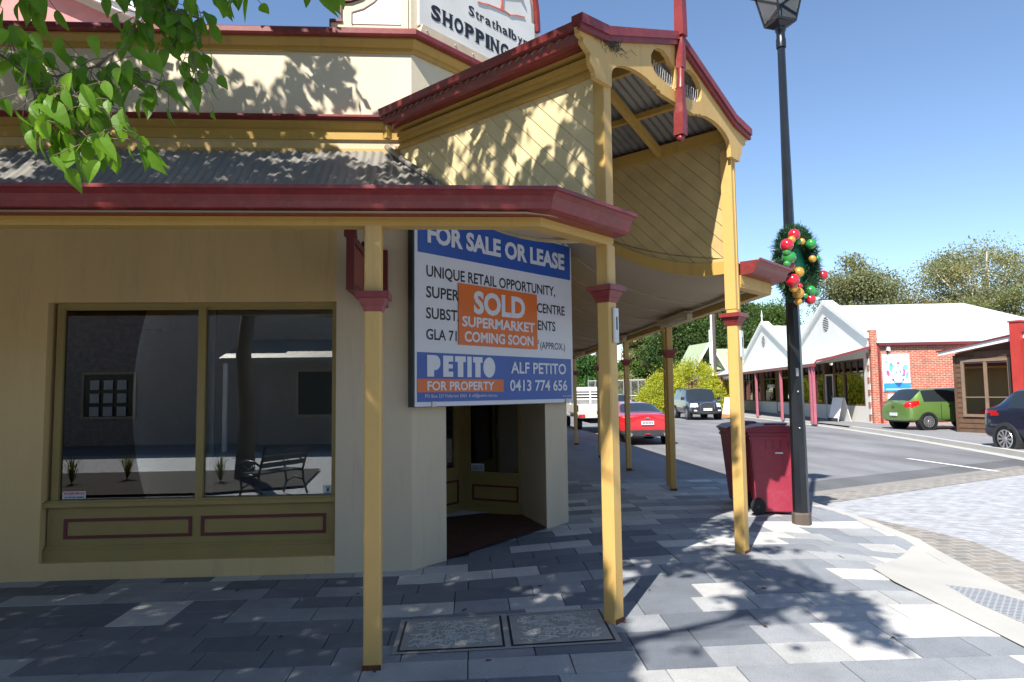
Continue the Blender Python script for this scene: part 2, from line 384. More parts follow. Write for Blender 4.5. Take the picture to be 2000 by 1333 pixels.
PORCH = frame((.96, 4.74, 0), (1, 1))
def uvp(u, v): q = PORCH @ Vector((u, v, 0)); return (q.x, q.y)

#@@STRUCT
# ------------------------------------------------------------------ ground, roads, paving
b = MB(); b.flat([(-400, -300), (500, -300), (500, 900), (-400, 900)], -.03)
struct(b.build('ground', mat('dry_ground', (.20, .17, .11), .95, var=.3, scale=.2)))
KX = 4.42
b = MB(); b.flat([(-60, -14), (60, -14), (60, 3), (30, 12), (16, 15), (15, 24), (17.5, 40), (22, 66), (40, 130), (18, 130), (KX, 66), (KX, 8.5), (4.0, 3), (-60, 3)], 0)
struct(b.build('road', ASPH))
b = MB(); b.flat([(4.7, 9.9), (6.0, 10.9), (11.2, 13.4), (14.2, 14.2), (15.4, 15.9), (12.5, 15.0), (6.2, 12.0), (4.6, 11.0)], .004)
struct(b.build('road', ASPHD))
edge = [(3.9, -12), (3.85, 2), (3.98, 4.2), (4.2, 5.12), (4.36, 5.87), (4.52, 6.6), (4.58, 6.95), (4.5, 7.6), (4.42, 8.6)]
b = MB(); b.flat([(-40, -7.2), (14, -7.2), (14.5, 13.6), (11.2, 12.9), (6.0, 10.5), (4.5, 9.5)]+edge[::-1][:-2]+[(3.7, 3.4), (3.0, 3.3), (-40, 3.3)], .005)
struct(b.build('side_street', PAVE))
b = MB()
for i in range(1, len(edge)-1):
    (x0, y0), (x1, y1) = edge[i], edge[i+1]
    b.add([(x0, y0, .009), (x0+.62, y0+.05, .009), (x1+.62 if i < len(edge)-2 else x1+.42, y1+.05, .009), (x1, y1, .009)], [(0, 1, 2, 3)])
b.add([(4.7, 9.4, .009), (11.2, 12.75, .009), (11.1, 13.25, .009), (4.55, 9.95, .009)], [(0, 1, 2, 3)])
b.add([(4.42, 8.6, .0075), (4.84, 8.65, .0085), (4.75, 9.5, .0085), (4.42, 9.7, .0085)], [(0, 1, 2, 3)])
struct(b.build('stone_sett_border', SETT, fix=False))
# pale worn concrete strip beside the setts
b = MB(); b.add([(4.6, 9.97, .007), (11.1, 13.28, .007), (11.05, 13.5, .007), (4.55, 10.25, .007)], [(0, 1, 2, 3)])
struct(b.build('concrete_strip', KERB, fix=False))
# footpath bed and asphalt footpath beyond the pavers
b = MB()
def grid(b, x0, x1, y0, y1, nx, ny, zf, m=None):
    V = [(x0+(x1-x0)*i/nx, y0+(y1-y0)*j/ny) for j in range(ny+1) for i in range(nx+1)]
    b.add([(x, y, zf(x, y)) for x, y in V], [(j*(nx+1)+i, j*(nx+1)+i+1, (j+1)*(nx+1)+i+1, (j+1)*(nx+1)+i) for j in range(ny) for i in range(nx)], m)
grid(b, -9, 3.3, 1.5, 11.5, 60, 50, lambda x, y: gz(x, y)-.012)
grid(b, 3.3, 4.4, 6.9, 11.5, 8, 24, lambda x, y: gz(x, y)-.012)
b.m = 1; b.add([(.9, 11.5, gz(1, 11.5)), (KX-.12, 11.5, gz(4, 11.5)), (KX-.12, 66, .15), (.9, 66, .15)], [(0, 1, 2, 3)])
struct(b.build('footpath', [mat('joint_sand', (.10, .095, .085), .95), ASPF], fix=False))
# individual granite pavers
pv = MB(); tones = []
def outer(y):
    for (x0, y0), (x1, y1) in zip(edge, edge[1:]):
        if y0 <= y <= y1: return x0+(x1-x0)*(y-y0)/(y1-y0)
    return KX
rowh, pl, gp = .282, .405, .0045
y = 2.0; r = 0
while y < 11.45:
    x = -6.5+(r % 2)*.2+rnd.choice([0, .1, .3])
    while x < 4.45:
        L = rnd.choice([pl, pl, pl, pl*1.5])
        xm, ym = x+L/2, y+rowh/2
        lim = outer(ym)-.12
        x1 = min(x+L, lim)
        if x1-x > .01 and not (xm > -8 and ym > 6.55 and xm < -.5) and not (ym > 6.5 and xm < 1.0 and xm-ym < -7.25):
            a, c, d, e = x+gp, x1-gp, y+gp, min(y+rowh-gp, 11.5)
            t = rnd.random(); t = (rnd.uniform(0, .36) if t < .55 else (rnd.uniform(.45, .62) if t < .7 else rnd.uniform(.68, 1.0)))
            if tones and rnd.random() < .3: t = lastt
            lastt = t
            if xm > 1.7: t = min(1, t*.58+.42)  # sunny side of the footpath: sunlight put into the colour as lighter tones
            z = [gz(a, d), gz(c, d), gz(c, e), gz(a, e)]; dz = rnd.uniform(-.0012, .0012)
            V = [(a, d, z[0]+dz), (c, d, z[1]+dz), (c, e, z[2]+dz), (a, e, z[3]+dz), (a-.002, d-.002, z[0]-.012), (c+.002, d-.002, z[1]-.012), (c+.002, e+.002, z[2]-.012), (a-.002, e+.002, z[3]-.012)]
            pv.add(V, [(0, 1, 2, 3), (0, 4, 5, 1), (1, 5, 6, 2), (2, 6, 7, 3), (3, 7, 4, 0)]); tones += [t]*5
        x += L
    y += rowh; r += 1
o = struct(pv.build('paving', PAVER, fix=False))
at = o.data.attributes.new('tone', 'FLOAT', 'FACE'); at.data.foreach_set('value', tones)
# kerbs
b = MB()
for i in range(1, len(edge)-1):
    (x0, y0), (x1, y1) = edge[i], edge[i+1]
    w0 = .15
    z0, z1 = gz(x0-.1, y0)+.004, gz(x1-.1, y1)+.004
    b.add([(x0-w0, y0, z0), (x0, y0, z0), (x1, y1, z1), (x1-w0, y1, z1), (x0-w0, y0, -.02), (x0, y0, -.02), (x1, y1, -.02), (x1-w0, y1, -.02)],
          [(0, 1, 2, 3), (1, 5, 6, 2), (0, 3, 7, 4)])
struct(b.build('kerb', CONC, fix=False))
b = MB(); b.add([(KX-.15, 8.6, .154), (KX, 8.6, .154), (KX, 66, .154), (KX-.15, 66, .154), (KX+.02, 8.6, 0), (KX+.02, 66, 0), (KX+.1, 8.6, .006), (KX+.1, 66, .006)], [(0, 1, 2, 3), (1, 4, 5, 2), (4, 6, 7, 5)])
struct(b.build('kerb', KERB, fix=False))
b = MB(); b.add([(KX-.02, 9.2, .158), (KX+.002, 9.2, .158), (KX+.002, 15.5, .158), (KX-.02, 15.5, .158)], [(0, 1, 2, 3)])
struct(b.build('kerb_marking', mat('yellow_line', (.65, .45, .12), .7), fix=False))
# concrete ramp panels with perforated plate
b = MB(); b.flatfine([(4.52, 6.62), (4.36, 6.72), (3.33, 5.66), (3.28, 5.3), (3.30, 4.3), (3.30, 3.2), (3.85, 3.2), (3.98, 4.2), (4.2, 5.12), (4.36, 5.87)], 0, zf=lambda x, y: gz(x, y)+.0065)
struct(b.build('kerb_ramp', CONC, fix=False))
def fmat():
    M, n, P = _nodes('perforated_plate'); P.inputs['Roughness'].default_value = .5; P.inputs['Metallic'].default_value = .3
    uv = _N(n, 'ShaderNodeUVMap'); bt = _N(n, 'ShaderNodeTexBrick'); n.links.new(uv.outputs[0], bt.inputs['Vector'])
    bt.inputs['Color1'].default_value = bt.inputs['Color2'].default_value = (.18, .19, .2, 1); bt.inputs['Mortar'].default_value = (.5, .5, .5, 1)
    bt.inputs['Scale'].default_value = 1; bt.inputs['Brick Width'].default_value = .055; bt.inputs['Row Height'].default_value = .03; bt.inputs['Mortar Size'].default_value = .007
    n.links.new(bt.outputs[0], P.inputs['Base Color']); return M
b = MB(); b.prism([(3.60, 5.42), (3.92, 5.18), (4.02, 4.7), (3.86, 4.1), (3.66, 4.2), (3.62, 4.5)], gz(3.8, 4.8)+.010, gz(3.8, 4.8)+.024, 'xy')
tag(b.build('grate', fmat()), 'pale perforated metal plate set into the concrete kerb ramp', 'grate')
# lane marking
b = MB(); b.add([(9.95, 12.7, .01), (10.07, 12.7, .01), (10.02, 15.35, .01), (9.9, 15.35, .01)], [(0, 1, 2, 3)])
struct(b.build('road_marking', WHITE, fix=False))
# opposite footpath
opp = [(11.0, 9.5), (12.2, 13.8), (12.86, 16.3), (13.9, 20.5), (14.5, 23.3), (15.2, 27), (15.75, 31), (16.3, 36), (17.3, 45), (20, 64)]
b = MB(); b.flat(opp+[(60, 64), (60, 9.5)], .12, m=0)
for (x0, y0), (x1, y1) in zip(opp, opp[1:]):
    z = .125 if not 24.5 < y0 < 30 else .06
    b.add([(x0-.03, y0, 0), (x0+.18, y0, z), (x1+.18, y1, z), (x1-.03, y1, 0), (x0-.02, y0, z), (x1-.02, y1, z)], [(0, 4, 5, 3), (4, 1, 2, 5)], 1)
    b.add([(x0-.35, y0, .006), (x0-.02, y0, .006), (x1-.02, y1, .006), (x1-.35, y1, .006)], [(0, 1, 2, 3)], 1)
struct(b.build('opposite_footpath', [asphaltmat('pale_asphalt', .23, .15), CONC], fix=False))
#@@SHOP
# ------------------------------------------------------------------ the corner shop
YF = 6.4
shop = thing('corner_shop', 'mustard and maroon corner shop with gabled porch over its splayed entrance', 'shop', (-.53, 6.4, 0))
# lower walls (tan render), with window opening
WX0, WX1, WZ0, WZ1 = -3.765, -1.215, .17, 2.465
b = MB()
b.box(-14, WX0, YF, YF+.25, -.05, 3.98); b.box(WX0, WX1, YF, YF+.25, WZ1, 3.98); b.box(WX0, WX1, YF, YF+.25, -.05, WZ0)
b.build('front_wall', TAN, shop)
b = MB()
p1, p2 = uvp(.135, 2.23), uvp(.55, 2.23)
b.prism([(WX1, YF), (-.53, YF), p2, (p2[0]-.22, p2[1]+.22), (-.62, 6.88), (WX1, 6.65)], -.05, 3.98, 'xy')
b.build('corner_pier', BEIGE, shop)
b = MB()
b.prism([(.847, 7.78), (1.13, 8.06), (1.13, 8.98), (.70, 9.0), (.631, 8.734)], -.05, 3.98, 'xy')
b.build('entrance_pier', BEIGE, shop)
b = MB()
h1, h2 = uvp(.551, 2.235), uvp(2.069, 2.235)
h3, h4 = uvp(2.069, 2.45), uvp(.551, 2.45)
b.prism([h1, h2, h3, h4], 2.62, 3.98, 'xy'); b.build('entrance_lintel', BEIGE, shop)
b = MB(); b.box(.95, 1.13, 8.98, 45, -.05, 3.9); b.build('side_wall', TAN, shop)
# upper walls
outl = [(-14, YF), (-.53, YF), (1.13, 8.06), (1.13, 45)]
b = MB(); b.sweep(outl, [(.004, 3.98), (.004, 4.86), (-.24, 4.86), (-.24, 3.98)]); b.build('upper_wall', CREAM, shop)
b = MB()
b.sweep(outl, [(.006, 4.83), (.03, 4.835), (.03, 4.87), (.05, 4.875), (.085, 4.93), (.085, 4.945), (0, 4.945)]); b.build('cornice', MUS, shop)
b = MB(); b.sweep(outl, [(.0, 4.946), (.13, 4.946), (.14, 4.96), (.14, 5.005), (.125, 5.02), (-.25, 5.03), (-.25, 4.99), (0, 4.99)]); b.build('parapet_capping', MAR, shop)
# frieze and gutter above the lower roof
fl = [(-14, YF), (-.50, YF)]
b = MB(); b.sweep(fl, [(.005, 3.985), (.025, 3.985), (.03, 4.075), (.05, 4.085), (.085, 4.12), (.085, 4.14), (.005, 4.14)])
b.sweep(fl, [(.005, 3.86), (.02, 3.86), (.02, 3.90), (.005, 3.90)]); b.build('frieze', MUS, shop)
b = MB(); b.sweep(fl, [(.0, 4.141), (.1, 4.141), (.125, 4.165), (.125, 4.185), (.0, 4.185)]); b.build('wall_gutter', MAR, shop)
# ---- the verandah
def topz(t): t = max(t, -.3); return 2.745+.055*t+.168*max(t, 0)**2.3
def tdist(x, y): return min(y-4.2, (-(x-.96)+(y-4.74))*.7071)
XL = -7.6
def clipv(x, y):
    e = -.12-(-(x-.96)+(y-4.74))*.7071
    return (x-e*.7071, y+e*.7071) if e > 0 else (x, y)
b = MB(); nx = int((1.1-XL)/.0127); ny = 15
Y0, Y1 = 4.02, YF
for j in range(ny+1):
    y = Y0+(Y1-Y0)*j/ny
    for i in range(nx+1):
        x = min(XL+i*.0127, 5.66-y); 
        xc, yc = clipv(x, y); b.v.append((xc, yc, topz(tdist(xc, yc))+.0115*math.sin(2*PI*x/.0762)))
for j in range(ny):
    for i in range(nx):
        if XL+i*.0127 < 5.66-(Y0+(Y1-Y0)*j/ny): b.f.append((j*(nx+1)+i, j*(nx+1)+i+1, (j+1)*(nx+1)+i+1, (j+1)*(nx+1)+i)); b.mi.append(0)
o = b.build('verandah_roof', IRON, shop, smooth=True, fix=False)
b = MB(); nx = 60
for j in range(ny+1):
    y = Y0+(Y1-Y0)*j/ny
    for i in range(nx+1):
        x = min(-14+i*(1.1+14)/nx, 5.66-y); xc, yc = clipv(x, y); b.v.append((xc, yc, topz(tdist(xc, yc))-.06))
for j in range(ny):
    for i in range(nx): b.f.append((j*(nx+1)+i, (j+1)*(nx+1)+i, (j+1)*(nx+1)+i+1, j*(nx+1)+i+1)); b.mi.append(0)
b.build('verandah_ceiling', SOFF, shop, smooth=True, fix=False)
# hip flashing where the iron meets the porch wall
b = MB(); pts = []
for k in range(12):
    y = 4.74+(YF-4.74)*k/11; x = 5.66-y; pts.append((x-.02, y, topz(tdist(x, y))+.03))
b.tube(pts, .028, 6); b.build('roof_flashing', IRON, shop, smooth=True)
GP = [(.05, 2.675), (.15, 2.68), (.18, 2.695), (.195, 2.73), (.205, 2.765), (.235, 2.785), (.25, 2.79), (.25, 2.812), (.236, 2.815), (.23, 2.80), (.05, 2.80)]
fp = [(-14, 4.2), (.42, 4.2), uvp(.03, 0)]
b = MB(); b.sweep(fp, GP)
b.build('verandah_gutter', MAR, shop)
b = MB(); b.sweep([(-14, 4.2), (.42, 4.2), uvp(.02, 0)], [(-.05, 2.62), (.05, 2.62), (.05, 2.64), (.056, 2.643), (.056, 2.674), (-.05, 2.674), (-.05, 2.72), (-.06, 2.72)][:6]+[(-.05, 2.674)])
b.build('verandah_beam', MUS, shop)
mp = [uvp(2.17, 0), (3.0, 6.78), (3.0, 45)]
b = MB(); b.sweep(mp, GP); b.build('street_gutter', MAR, shop)
b = MB(); b.sweep(mp, [(-.05, 2.56), (.05, 2.56), (.05, 2.585), (.056, 2.59), (.056, 2.674), (-.05, 2.674)]); b.build('street_beam', MUS, shop)
# street verandah roof + ceiling
b = MB(); NY = 120; nxs = 14
def soz(x): t = max(0, 3.0-x); return 2.66+.165*t**2.3
def fillroof(dz, m, flip, yfun):
    base = len(b.v); 
    ys = [0, .2, .4, .6, .8, 1.0, 1.3, 1.6, 1.9, 2.3]+[2.3+i*1.5 for i in range(1, 26)]
    for yy in ys:
        for i in range(nxs+1):
            x = 3.16-(3.16-1.13)*i/nxs; y0 = max(8.62-x, 4.74+(x-.96)) if x > 2.4 else 8.62-x
            b.v.append((x, y0+yy, soz(x)+dz+(.06 if flip else 0)+(.006*math.sin(2*PI*(y0+yy)/.9) if not flip else 0)))
    n = nxs+1
    for j in range(len(ys)-1):
        for i in range(nxs): b.f.append((base+j*n+i, base+j*n+i+1, base+(j+1)*n+i+1, base+(j+1)*n+i)); b.mi.append(m)
fillroof(0, 0, False, None); fillroof(.06, 1, True, None)
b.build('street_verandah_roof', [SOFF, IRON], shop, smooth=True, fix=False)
# cover strips of the curved ceiling
b = MB()
for k in range(16):
    y = 8.2+k*.92; pts = [(x, y, soz(x)-.004) for x in [3.0-(3.0-1.13)*i/10 for i in range(11)] if y > 8.7-x]
    if len(pts) > 2: b.tube(pts, .012, 5)
b.build('ceiling_batten', SOFF, shop, smooth=True)
# posts
def post(x, y, z0, z1, capz, rot=0, capname='capital', w=.05, label=None):
    T = frame((x, y, 0), (math.cos(rot), math.sin(rot)))
    p = MB(T).cbox(-w, w, -w, w, z0, z1, .008)
    o = p.build('verandah_post', MUSP, shop)
    if capz:
        c = MB(T); e = w+.002
        c.taper(-e, e, -e, e, capz-.105, capz-.07, .012); c.taper(-e-.014, e+.014, -e-.014, e+.014, capz-.069, capz-.026, .018); c.box(-e-.048, e+.048, -e-.048, e+.048, capz-.025, capz+.012)
        c.build(capname, MAR, o)
    s = MB(T); s.box(-w-.004, w+.004, -w-.004, -w+.002, z0, z0+.05); s.tube([(w, -w*.6, z0+.01), (w+.05, -w*.8, z0+.015)], .008, 6); s.tube([(w*.4, -w, z0+.02), (w*.4, -w-.03, z0+.02)], .009, 6)
    s.build('post_bracket', RUST, o); return o
post(-.575, 4.2, gz(-.57, 4.2)-.02, 2.62, 2.205)
post(-7.2, 4.2, -.02, 2.62, 2.205)
for (x, y) in ((2.98, 10.15), (2.97, 12.95), (2.96, 15.7), (3.0, 19.6), (3.0, 23.4), (3.0, 27.2), (3.0, 31)):
    post(x, y, .13, 2.57, 2.2, w=.045)
q = uvp(0, 0); pB = post(q[0], q[1], gz(*q)-.02, 2.62, 2.325, PI/4)
b = MB(frame((q[0], q[1], 0), (1, 1))); b.box(-.045, .045, -.045, .045, 2.80, 3.86); b.build('porch_post', MUSP, shop)
q = uvp(2.1, 0); pC = post(q[0], q[1], .12, 3.86, 2.30, PI/4)
b = MB(frame((q[0], q[1], 0), (1, 1))); b.box(-.056, -.05, -.052, .052, 2.35, 3.84); b.box(-.004, .004, -.058, -.05, 2.35, 3.84); b.build('cover_strip', MUSP, pC)
b = MB(); b.tube([(3.1, 10.75, .15), (3.1, 10.75, 2.5), (3.05, 10.72, 2.62)], .042, 12); b.box(3.0, 3.15, 10.72, 10.78, 1.9, 1.93); b.build('downpipe', MUSP, shop, smooth='auto')
# ---- shop window

b = MB(); yf = YF+.075
b.box(WX0+.04, WX1-.0, yf, yf+.06, 2.425, 2.463); b.box(WX0+.04, WX0+.10, yf, yf+.06, .70, 2.425); b.box(WX1-.05, WX1, yf, yf+.06, .70, 2.425); b.box(-2.475, -2.41, yf-.005, yf+.06, .70, 2.425)
b.box(WX0+.1, -2.475, yf+.02, yf+.05, 2.405, 2.425); b.box(-2.41, WX1-.05, yf+.02, yf+.05, 2.405, 2.425)
win = b.build('shop_window', OLIVE, shop)
b = MB(); b.box(WX0+.1, -2.475, yf+.03, yf+.034, .70, 2.405); b.box(-2.41, WX1-.05, yf+.03, yf+.034, .70, 2.405); b.build('pane', GLASS, win)
b = MB(); b.box(WX0+.0, WX1, yf-.055, yf+.06, .645, .685); b.box(WX0+.01, WX1, yf-.035, yf+.05, .685, .70); b.build('sill', OLIVE, win)
b = MB(); b.box(WX0+.02, WX1, yf, yf+.08, .17, .645); b.box(WX0+.0, WX1, yf-.03, yf, .17, .27); b.box(WX0+.01, WX1, yf-.02, yf, .27, .285); b.box(WX0+.01, WX1, yf-.012, yf, .285, .30); b.build('stall_riser', OLIVE, win)
b = MB(); b.rectframe(-3.60, -2.495, yf-.012, yf+.001, .363, .538, .026); b.rectframe(-2.415, -1.31, yf-.012, yf+.001, .363, .538, .026); b.build('moulding', MARD, win)
b = MB(); b.box(WX0+.125, WX0+.20, yf+.12, yf+.16, .7, 2.41); b.box(-2.40, -2.365, yf+.12, yf+.16, .7, 2.41); b.build('inner_frame', mat('pale_inner_frame', (.4, .45, .48), .6), win)
# interior
b = MB()
ix0, ix1, iy0, iy1 = -8, -1.0, 6.66, 10.2
b.add([(ix0, iy0, .1), (ix1, iy0, .1), (ix1, iy1, .1), (ix0, iy1, .1), (ix0, iy0, 2.9), (ix1, iy0, 2.9), (ix1, iy1, 2.9), (ix0, iy1, 2.9)], [(0, 1, 2, 3), (4, 7, 6, 5), (3, 2, 6, 7), (0, 3, 7, 4), (1, 5, 6, 2)])
b.add([(-.98, 8.3, .1), (1.0, 9.3, .1), (.9, 12, .1), (-.98, 12, .1), (-.98, 8.3, 2.9), (1.0, 9.3, 2.9), (.9, 12, 2.9), (-.98, 12, 2.9)], [(0, 1, 2, 3), (4, 7, 6, 5), (3, 2, 6, 7), (0, 3, 7, 4), (1, 5, 6, 2)])
b.build('room', GREYIN, shop, fix=False)
# ---- entrance
b = MB(); b.flat([uvp(.3, 2.235), uvp(2.3, 2.235), (.9, 9.2), (-.1, 9.4), (-1.2, 8.2), (-.8, 6.9)], 0, zf=lambda x, y: gz(x, y)+.012); b.build('entrance_floor', TILE, shop, fix=False)
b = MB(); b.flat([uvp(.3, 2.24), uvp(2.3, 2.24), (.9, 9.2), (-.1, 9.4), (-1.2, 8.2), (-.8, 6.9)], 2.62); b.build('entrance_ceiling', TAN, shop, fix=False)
wA, wB = Vector((-.085, 9.152)), Vector((.66, 8.716))
T = frame((wA.x, wA.y), wB-wA); L = (wB-wA).length
b = MB(T); b.box(0, .06, -.03, .05, .08, 2.62); b.box(L-.05, L, -.03, .05, .08, 2.62); b.box(.06, L-.05, -.02, .04, 2.4, 2.46); b.box(.06, L-.05, -.02, .04, .565, .6); b.box(.06, .1, -.012, .03, .6, 2.4)
ew = b.build('entrance_window', OLIVE, shop)
b = MB(T); b.box(.1, L-.05, .012, .016, .6, 2.4); b.build('pane', GLASS, ew)
b = MB(T); b.box(.06, L-.05, -.015, .03, .08, .565); b.box(.06, L-.05, -.04, -.016, .08, .17); b.box(.04, L-.05, -.05, -.02, .53, .56); b.build('stall_riser', OLIVE, ew)
b = MB(T); b.rectframe(.14, L-.06, -.026, -.014, .24, .44, .024); b.build('moulding', MARD, ew)
b = MB(T); b.box(.66, .73, .05, .09, .6, 2.4); b.build('inner_frame', bpy.data.materials['pale_inner_frame'], ew)
dA, dB = Vector((-.93, 8.12)), Vector((-.10, 9.14))
T = frame((dA.x, dA.y), dB-dA); L = (dB-dA).length
b = MB(T); b.box(L-.05, L, -.03, .05, .08, 2.62); b.box(.0, .1, -.03, .05, .08, 2.62); b.box(.1, L-.05, -.03, .05, 2.1, 2.2); b.build('door_frame', OLIVE, shop)
b = MB(T); b.box(L-.17, L-.052, -.012, .03, .1, 2.08); b.box(.11, .25, -.012, .03, .1, 2.08); b.box(.25, L-.17, -.012, .03, .1, .66); b.box(.25, L-.17, -.012, .03, 2.0, 2.08)
dr = b.build('door', OLIVE, shop)
b = MB(T); b.box(.25, L-.17, .01, .014, .66, 2.0); b.build('pane', GLASS, dr)
b = MB(T); b.rectframe(.3, L-.10, -.022, -.012, .2, .5, .025); b.build('moulding', MARD, dr)
b = MB(T); b.box(.15, .18, -.06, -.02, .95, 1.15); b.build('handle', STEEL, dr)
b = MB(); b.box(-1.02, -.93, 7.0, 8.12, 0, 2.62); b.build('reveal_wall', BEIGE, shop)
# ---- the gabled porch (local frame: u along the splay, v towards the building)
UC = 1.0; UL = 0.0; UR = 2.1
def rz(u):
    d = abs(u-UC)
    return 4.475-.358*min(d, 1.06)-(.12*(d-1.06) if d > 1.06 else 0)
def pz(v): return topz(v)
b = MB(PORCH); N = 14
bot = [(v, topz(v*1.0)-.08) for v in [2.22*i/N for i in range(N+1)]]
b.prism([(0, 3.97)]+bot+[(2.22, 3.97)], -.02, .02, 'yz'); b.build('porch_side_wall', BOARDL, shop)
b = MB(PORCH)
b.box(-.045, .0-.022, -.035, 2.2, 3.86, 4.05); b.build('porch_fascia', MUS, shop)
b = MB(PORCH); b.box(-.075, -.046, -.06, 2.18, 3.905, 3.945); b.box(-.105, -.046, -.06, 2.16, 3.945, 3.975); b.box(-.06, -.024, -.055, 2.2, 3.855, 3.88); b.build('porch_moulding', MUS, shop)
def lowz(v): t = .61+.7071*v; return 2.67+.165*max(0, t)**2.3+(.05 if v < .3 else 0)
bot = [(v, 2.80+(max(0, v-.15)**1.75)*.30) for v in [2.22*i/N for i in range(N+1)]]
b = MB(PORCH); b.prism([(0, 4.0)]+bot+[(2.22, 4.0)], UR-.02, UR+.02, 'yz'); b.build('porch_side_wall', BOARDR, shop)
b = MB(PORCH); b.prism([(v, z+.005) for v, z in bot]+[(v, z-.115) for v, z in bot[::-1]], UR-.045, UR+.03, 'yz'); b.build('porch_curved_beam', MUS, shop)
b = MB(PORCH); b.box(UR-.07, UR-.022, .0, 2.2, 3.94, 4.055); b.box(UL+.022, UL+.07, .0, 2.2, 3.94, 4.055)
b.build('wall_plate', MUS, shop)
# rafters and purlins
b = MB(PORCH)
def beam(p, q, w, h):
    p, q = Vector(p), Vector(q); d = (q-p).normalized(); s = d.cross(Vector((0, 0, 1))).normalized(); n = s.cross(d)
    V = [tuple(a+s*i*w/2+n*(j*h-h)) for a in (p, q) for i, j in ((-1, 0), (1, 0), (1, 1), (-1, 1))]
    b.add(V, [(0, 1, 2, 3), (7, 6, 5, 4), (0, 4, 5, 1), (1, 5, 6, 2), (2, 6, 7, 3), (3, 7, 4, 0)])
for v in (.68, 1.5):
    beam((UC, v, rz(UC)-.06), (UR-.05, v, rz(UR)-.07), .05, .08); beam((UC, v, rz(UC)-.06), (UL+.05, v, rz(UL)-.07), .05, .08)
beam((1.6, .0, rz(1.6)-.02), (1.6, 2.2, rz(1.6)-.02), .05, .05); beam((.5, .0, rz(.5)-.02), (.5, 2.2, rz(.5)-.02), .05, .05)
beam((UC, .0, rz(UC)-.03), (UC, 2.2, rz(UC)-.03), .04, .1)
b.build('porch_rafter', MUS, shop)
# roof sheets with corrugations running down the slope
b = MB(PORCH); vs = np.arange(-.07, 2.235, .0127); us = [UC-1.26, UC-1.06, UC, UC+1.06, UC+1.26]
for v in vs:
    for u in us: b.v.append(tuple(PORCH @ Vector((u, v, rz(u)+.012+.009*math.sin(2*PI*v/.0762)))))
for j in range(len(vs)-1):
    for i in range(4): b.f.append((j*5+i, j*5+i+1, (j+1)*5+i+1, (j+1)*5+i)); b.mi.append(0)
b.build('porch_roof', IRON, shop, smooth='auto', fix=False)
b = MB(PORCH)
G2 = [(-.12, 4.022), (-.20, 4.022), (-.225, 4.035), (-.235, 4.07), (-.245, 4.095), (-.28, 4.11), (-.29, 4.16), (-.275, 4.165), (-.265, 4.14), (-.12, 4.12)]
b.prism(G2, -.035, 2.2, 'xz')
b.build('porch_gutter', MAR, shop)
b = MB(PORCH)
G3 = [(2*UC-u, z) for u, z in G2]; b.prism(G3, -.035, 2.2, 'xz'); b.build('porch_gutter', MAR, shop)
b = MB(PORCH); b.add([(-.045, -.035, 4.02), (-.125, -.035, 4.02), (-.125, 2.18, 4.02), (-.045, 2.18, 4.02), (-.045, -.035, 4.0), (-.125, -.035, 4.0), (-.125, 2.18, 4.0), (-.045, 2.18, 4.0)], [(0, 1, 2, 3), (4, 7, 6, 5), (0, 4, 5, 1), (1, 5, 6, 2), (2, 6, 7, 3), (3, 7, 4, 0)])
b.box(2.146, 2.20, -.035, 2.18, 4.0, 4.02); b.box(2.122, 2.145, -.035, 2.2, 3.86, 4.05); b.box(-.24, -.18, 2.14, 2.19, 3.90, 4.02); b.build('porch_eave', MUS, shop)
# barge board with scalloped arch and two pierced lobes
half = [(0, 4.03)]
def barge():
    out = [(UC-1.38, 4.05), (UC-1.06, 4.09), (UC, 4.475), (UC+1.06, 4.09), (UC+1.38, 4.05)]
    low = [(UC-d_, z_) for d_, z_ in ((1.37, 4.0), (1.33, 3.985), (1.335, 3.955), (1.28, 3.925), (1.25, 3.91), (1.245, 3.84), (1.20, 3.80), (1.19, 3.755), (.99, 3.755), (.99, 3.84))]
    low += [(UC-.99+.375*(1-math.cos(a)), 3.84+.155*math.sin(a)) for a in [PI/2*i/9 for i in range(1, 10)]]
    low += [(UC-.50, 3.99), (UC-.42, 3.972), (UC-.36, 3.972), (UC-.35, 3.955), (UC-.30, 3.955), (UC-.29, 3.938)]
    full = low+[(2*UC-u, z) for u, z in low[::-1]]
    h = [(UC-d_, z_) for d_, z_ in ((.04, 4.035), (.33, 4.065), (.39, 4.09), (.425, 4.14), (.425, 4.20), (.38, 4.26), (.31, 4.30), (.22, 4.312), (.15, 4.29), (.10, 4.245), (.04, 4.235))]
    return out[::-1]+full, h
o_, h_ = barge()
b = MB(PORCH); b.prism(o_, -.08, -.04, 'xz', holes=[h_, [(2*UC-u, z) for u, z in h_[::-1]]]); bg_ = b.build('barge_board', MUSP, shop)
b = MB(PORCH)
for sg in (-1, 1):
    pts = [(UC, 4.478), (UC+sg*1.06, 4.096), (UC+sg*1.40, 4.055)]
    up = [(u, z+.065) for u, z in pts]; b.prism(pts+up[::-1], -.125, -.036 if sg < 0 else -.035, 'xz')
    b.prism([(u, z-.04) for u, z in pts]+pts[::-1], -.11, -.0805, 'xz')
b.build('barge_capping', MAR, shop)
b = MB(PORCH); w = .034
b.m = 0
vv = -.12
def sq(z0, z1, w0, w1): b.add([(UC+sx*w0, vv+sy*w0, z0) for sx, sy in ((-1, -1), (1, -1), (1, 1), (-1, 1))]+[(UC+sx*w1, vv+sy*w1, z1) for sx, sy in ((-1, -1), (1, -1), (1, 1), (-1, 1))], [(3, 2, 1, 0), (4, 5, 6, 7), (0, 1, 5, 4), (1, 2, 6, 5), (2, 3, 7, 6), (3, 0, 4, 7)])
sq(3.65, 3.83, .04, .04); sq(3.83, 3.92, .04, .03); sq(3.92, 4.03, .03, .03); sq(4.03, 4.05, .03, .036)
b.lathe((UC, vv, 4.05), [(.034, 0), (.03, .05), (.028, .10), (.03, .17)], 12)
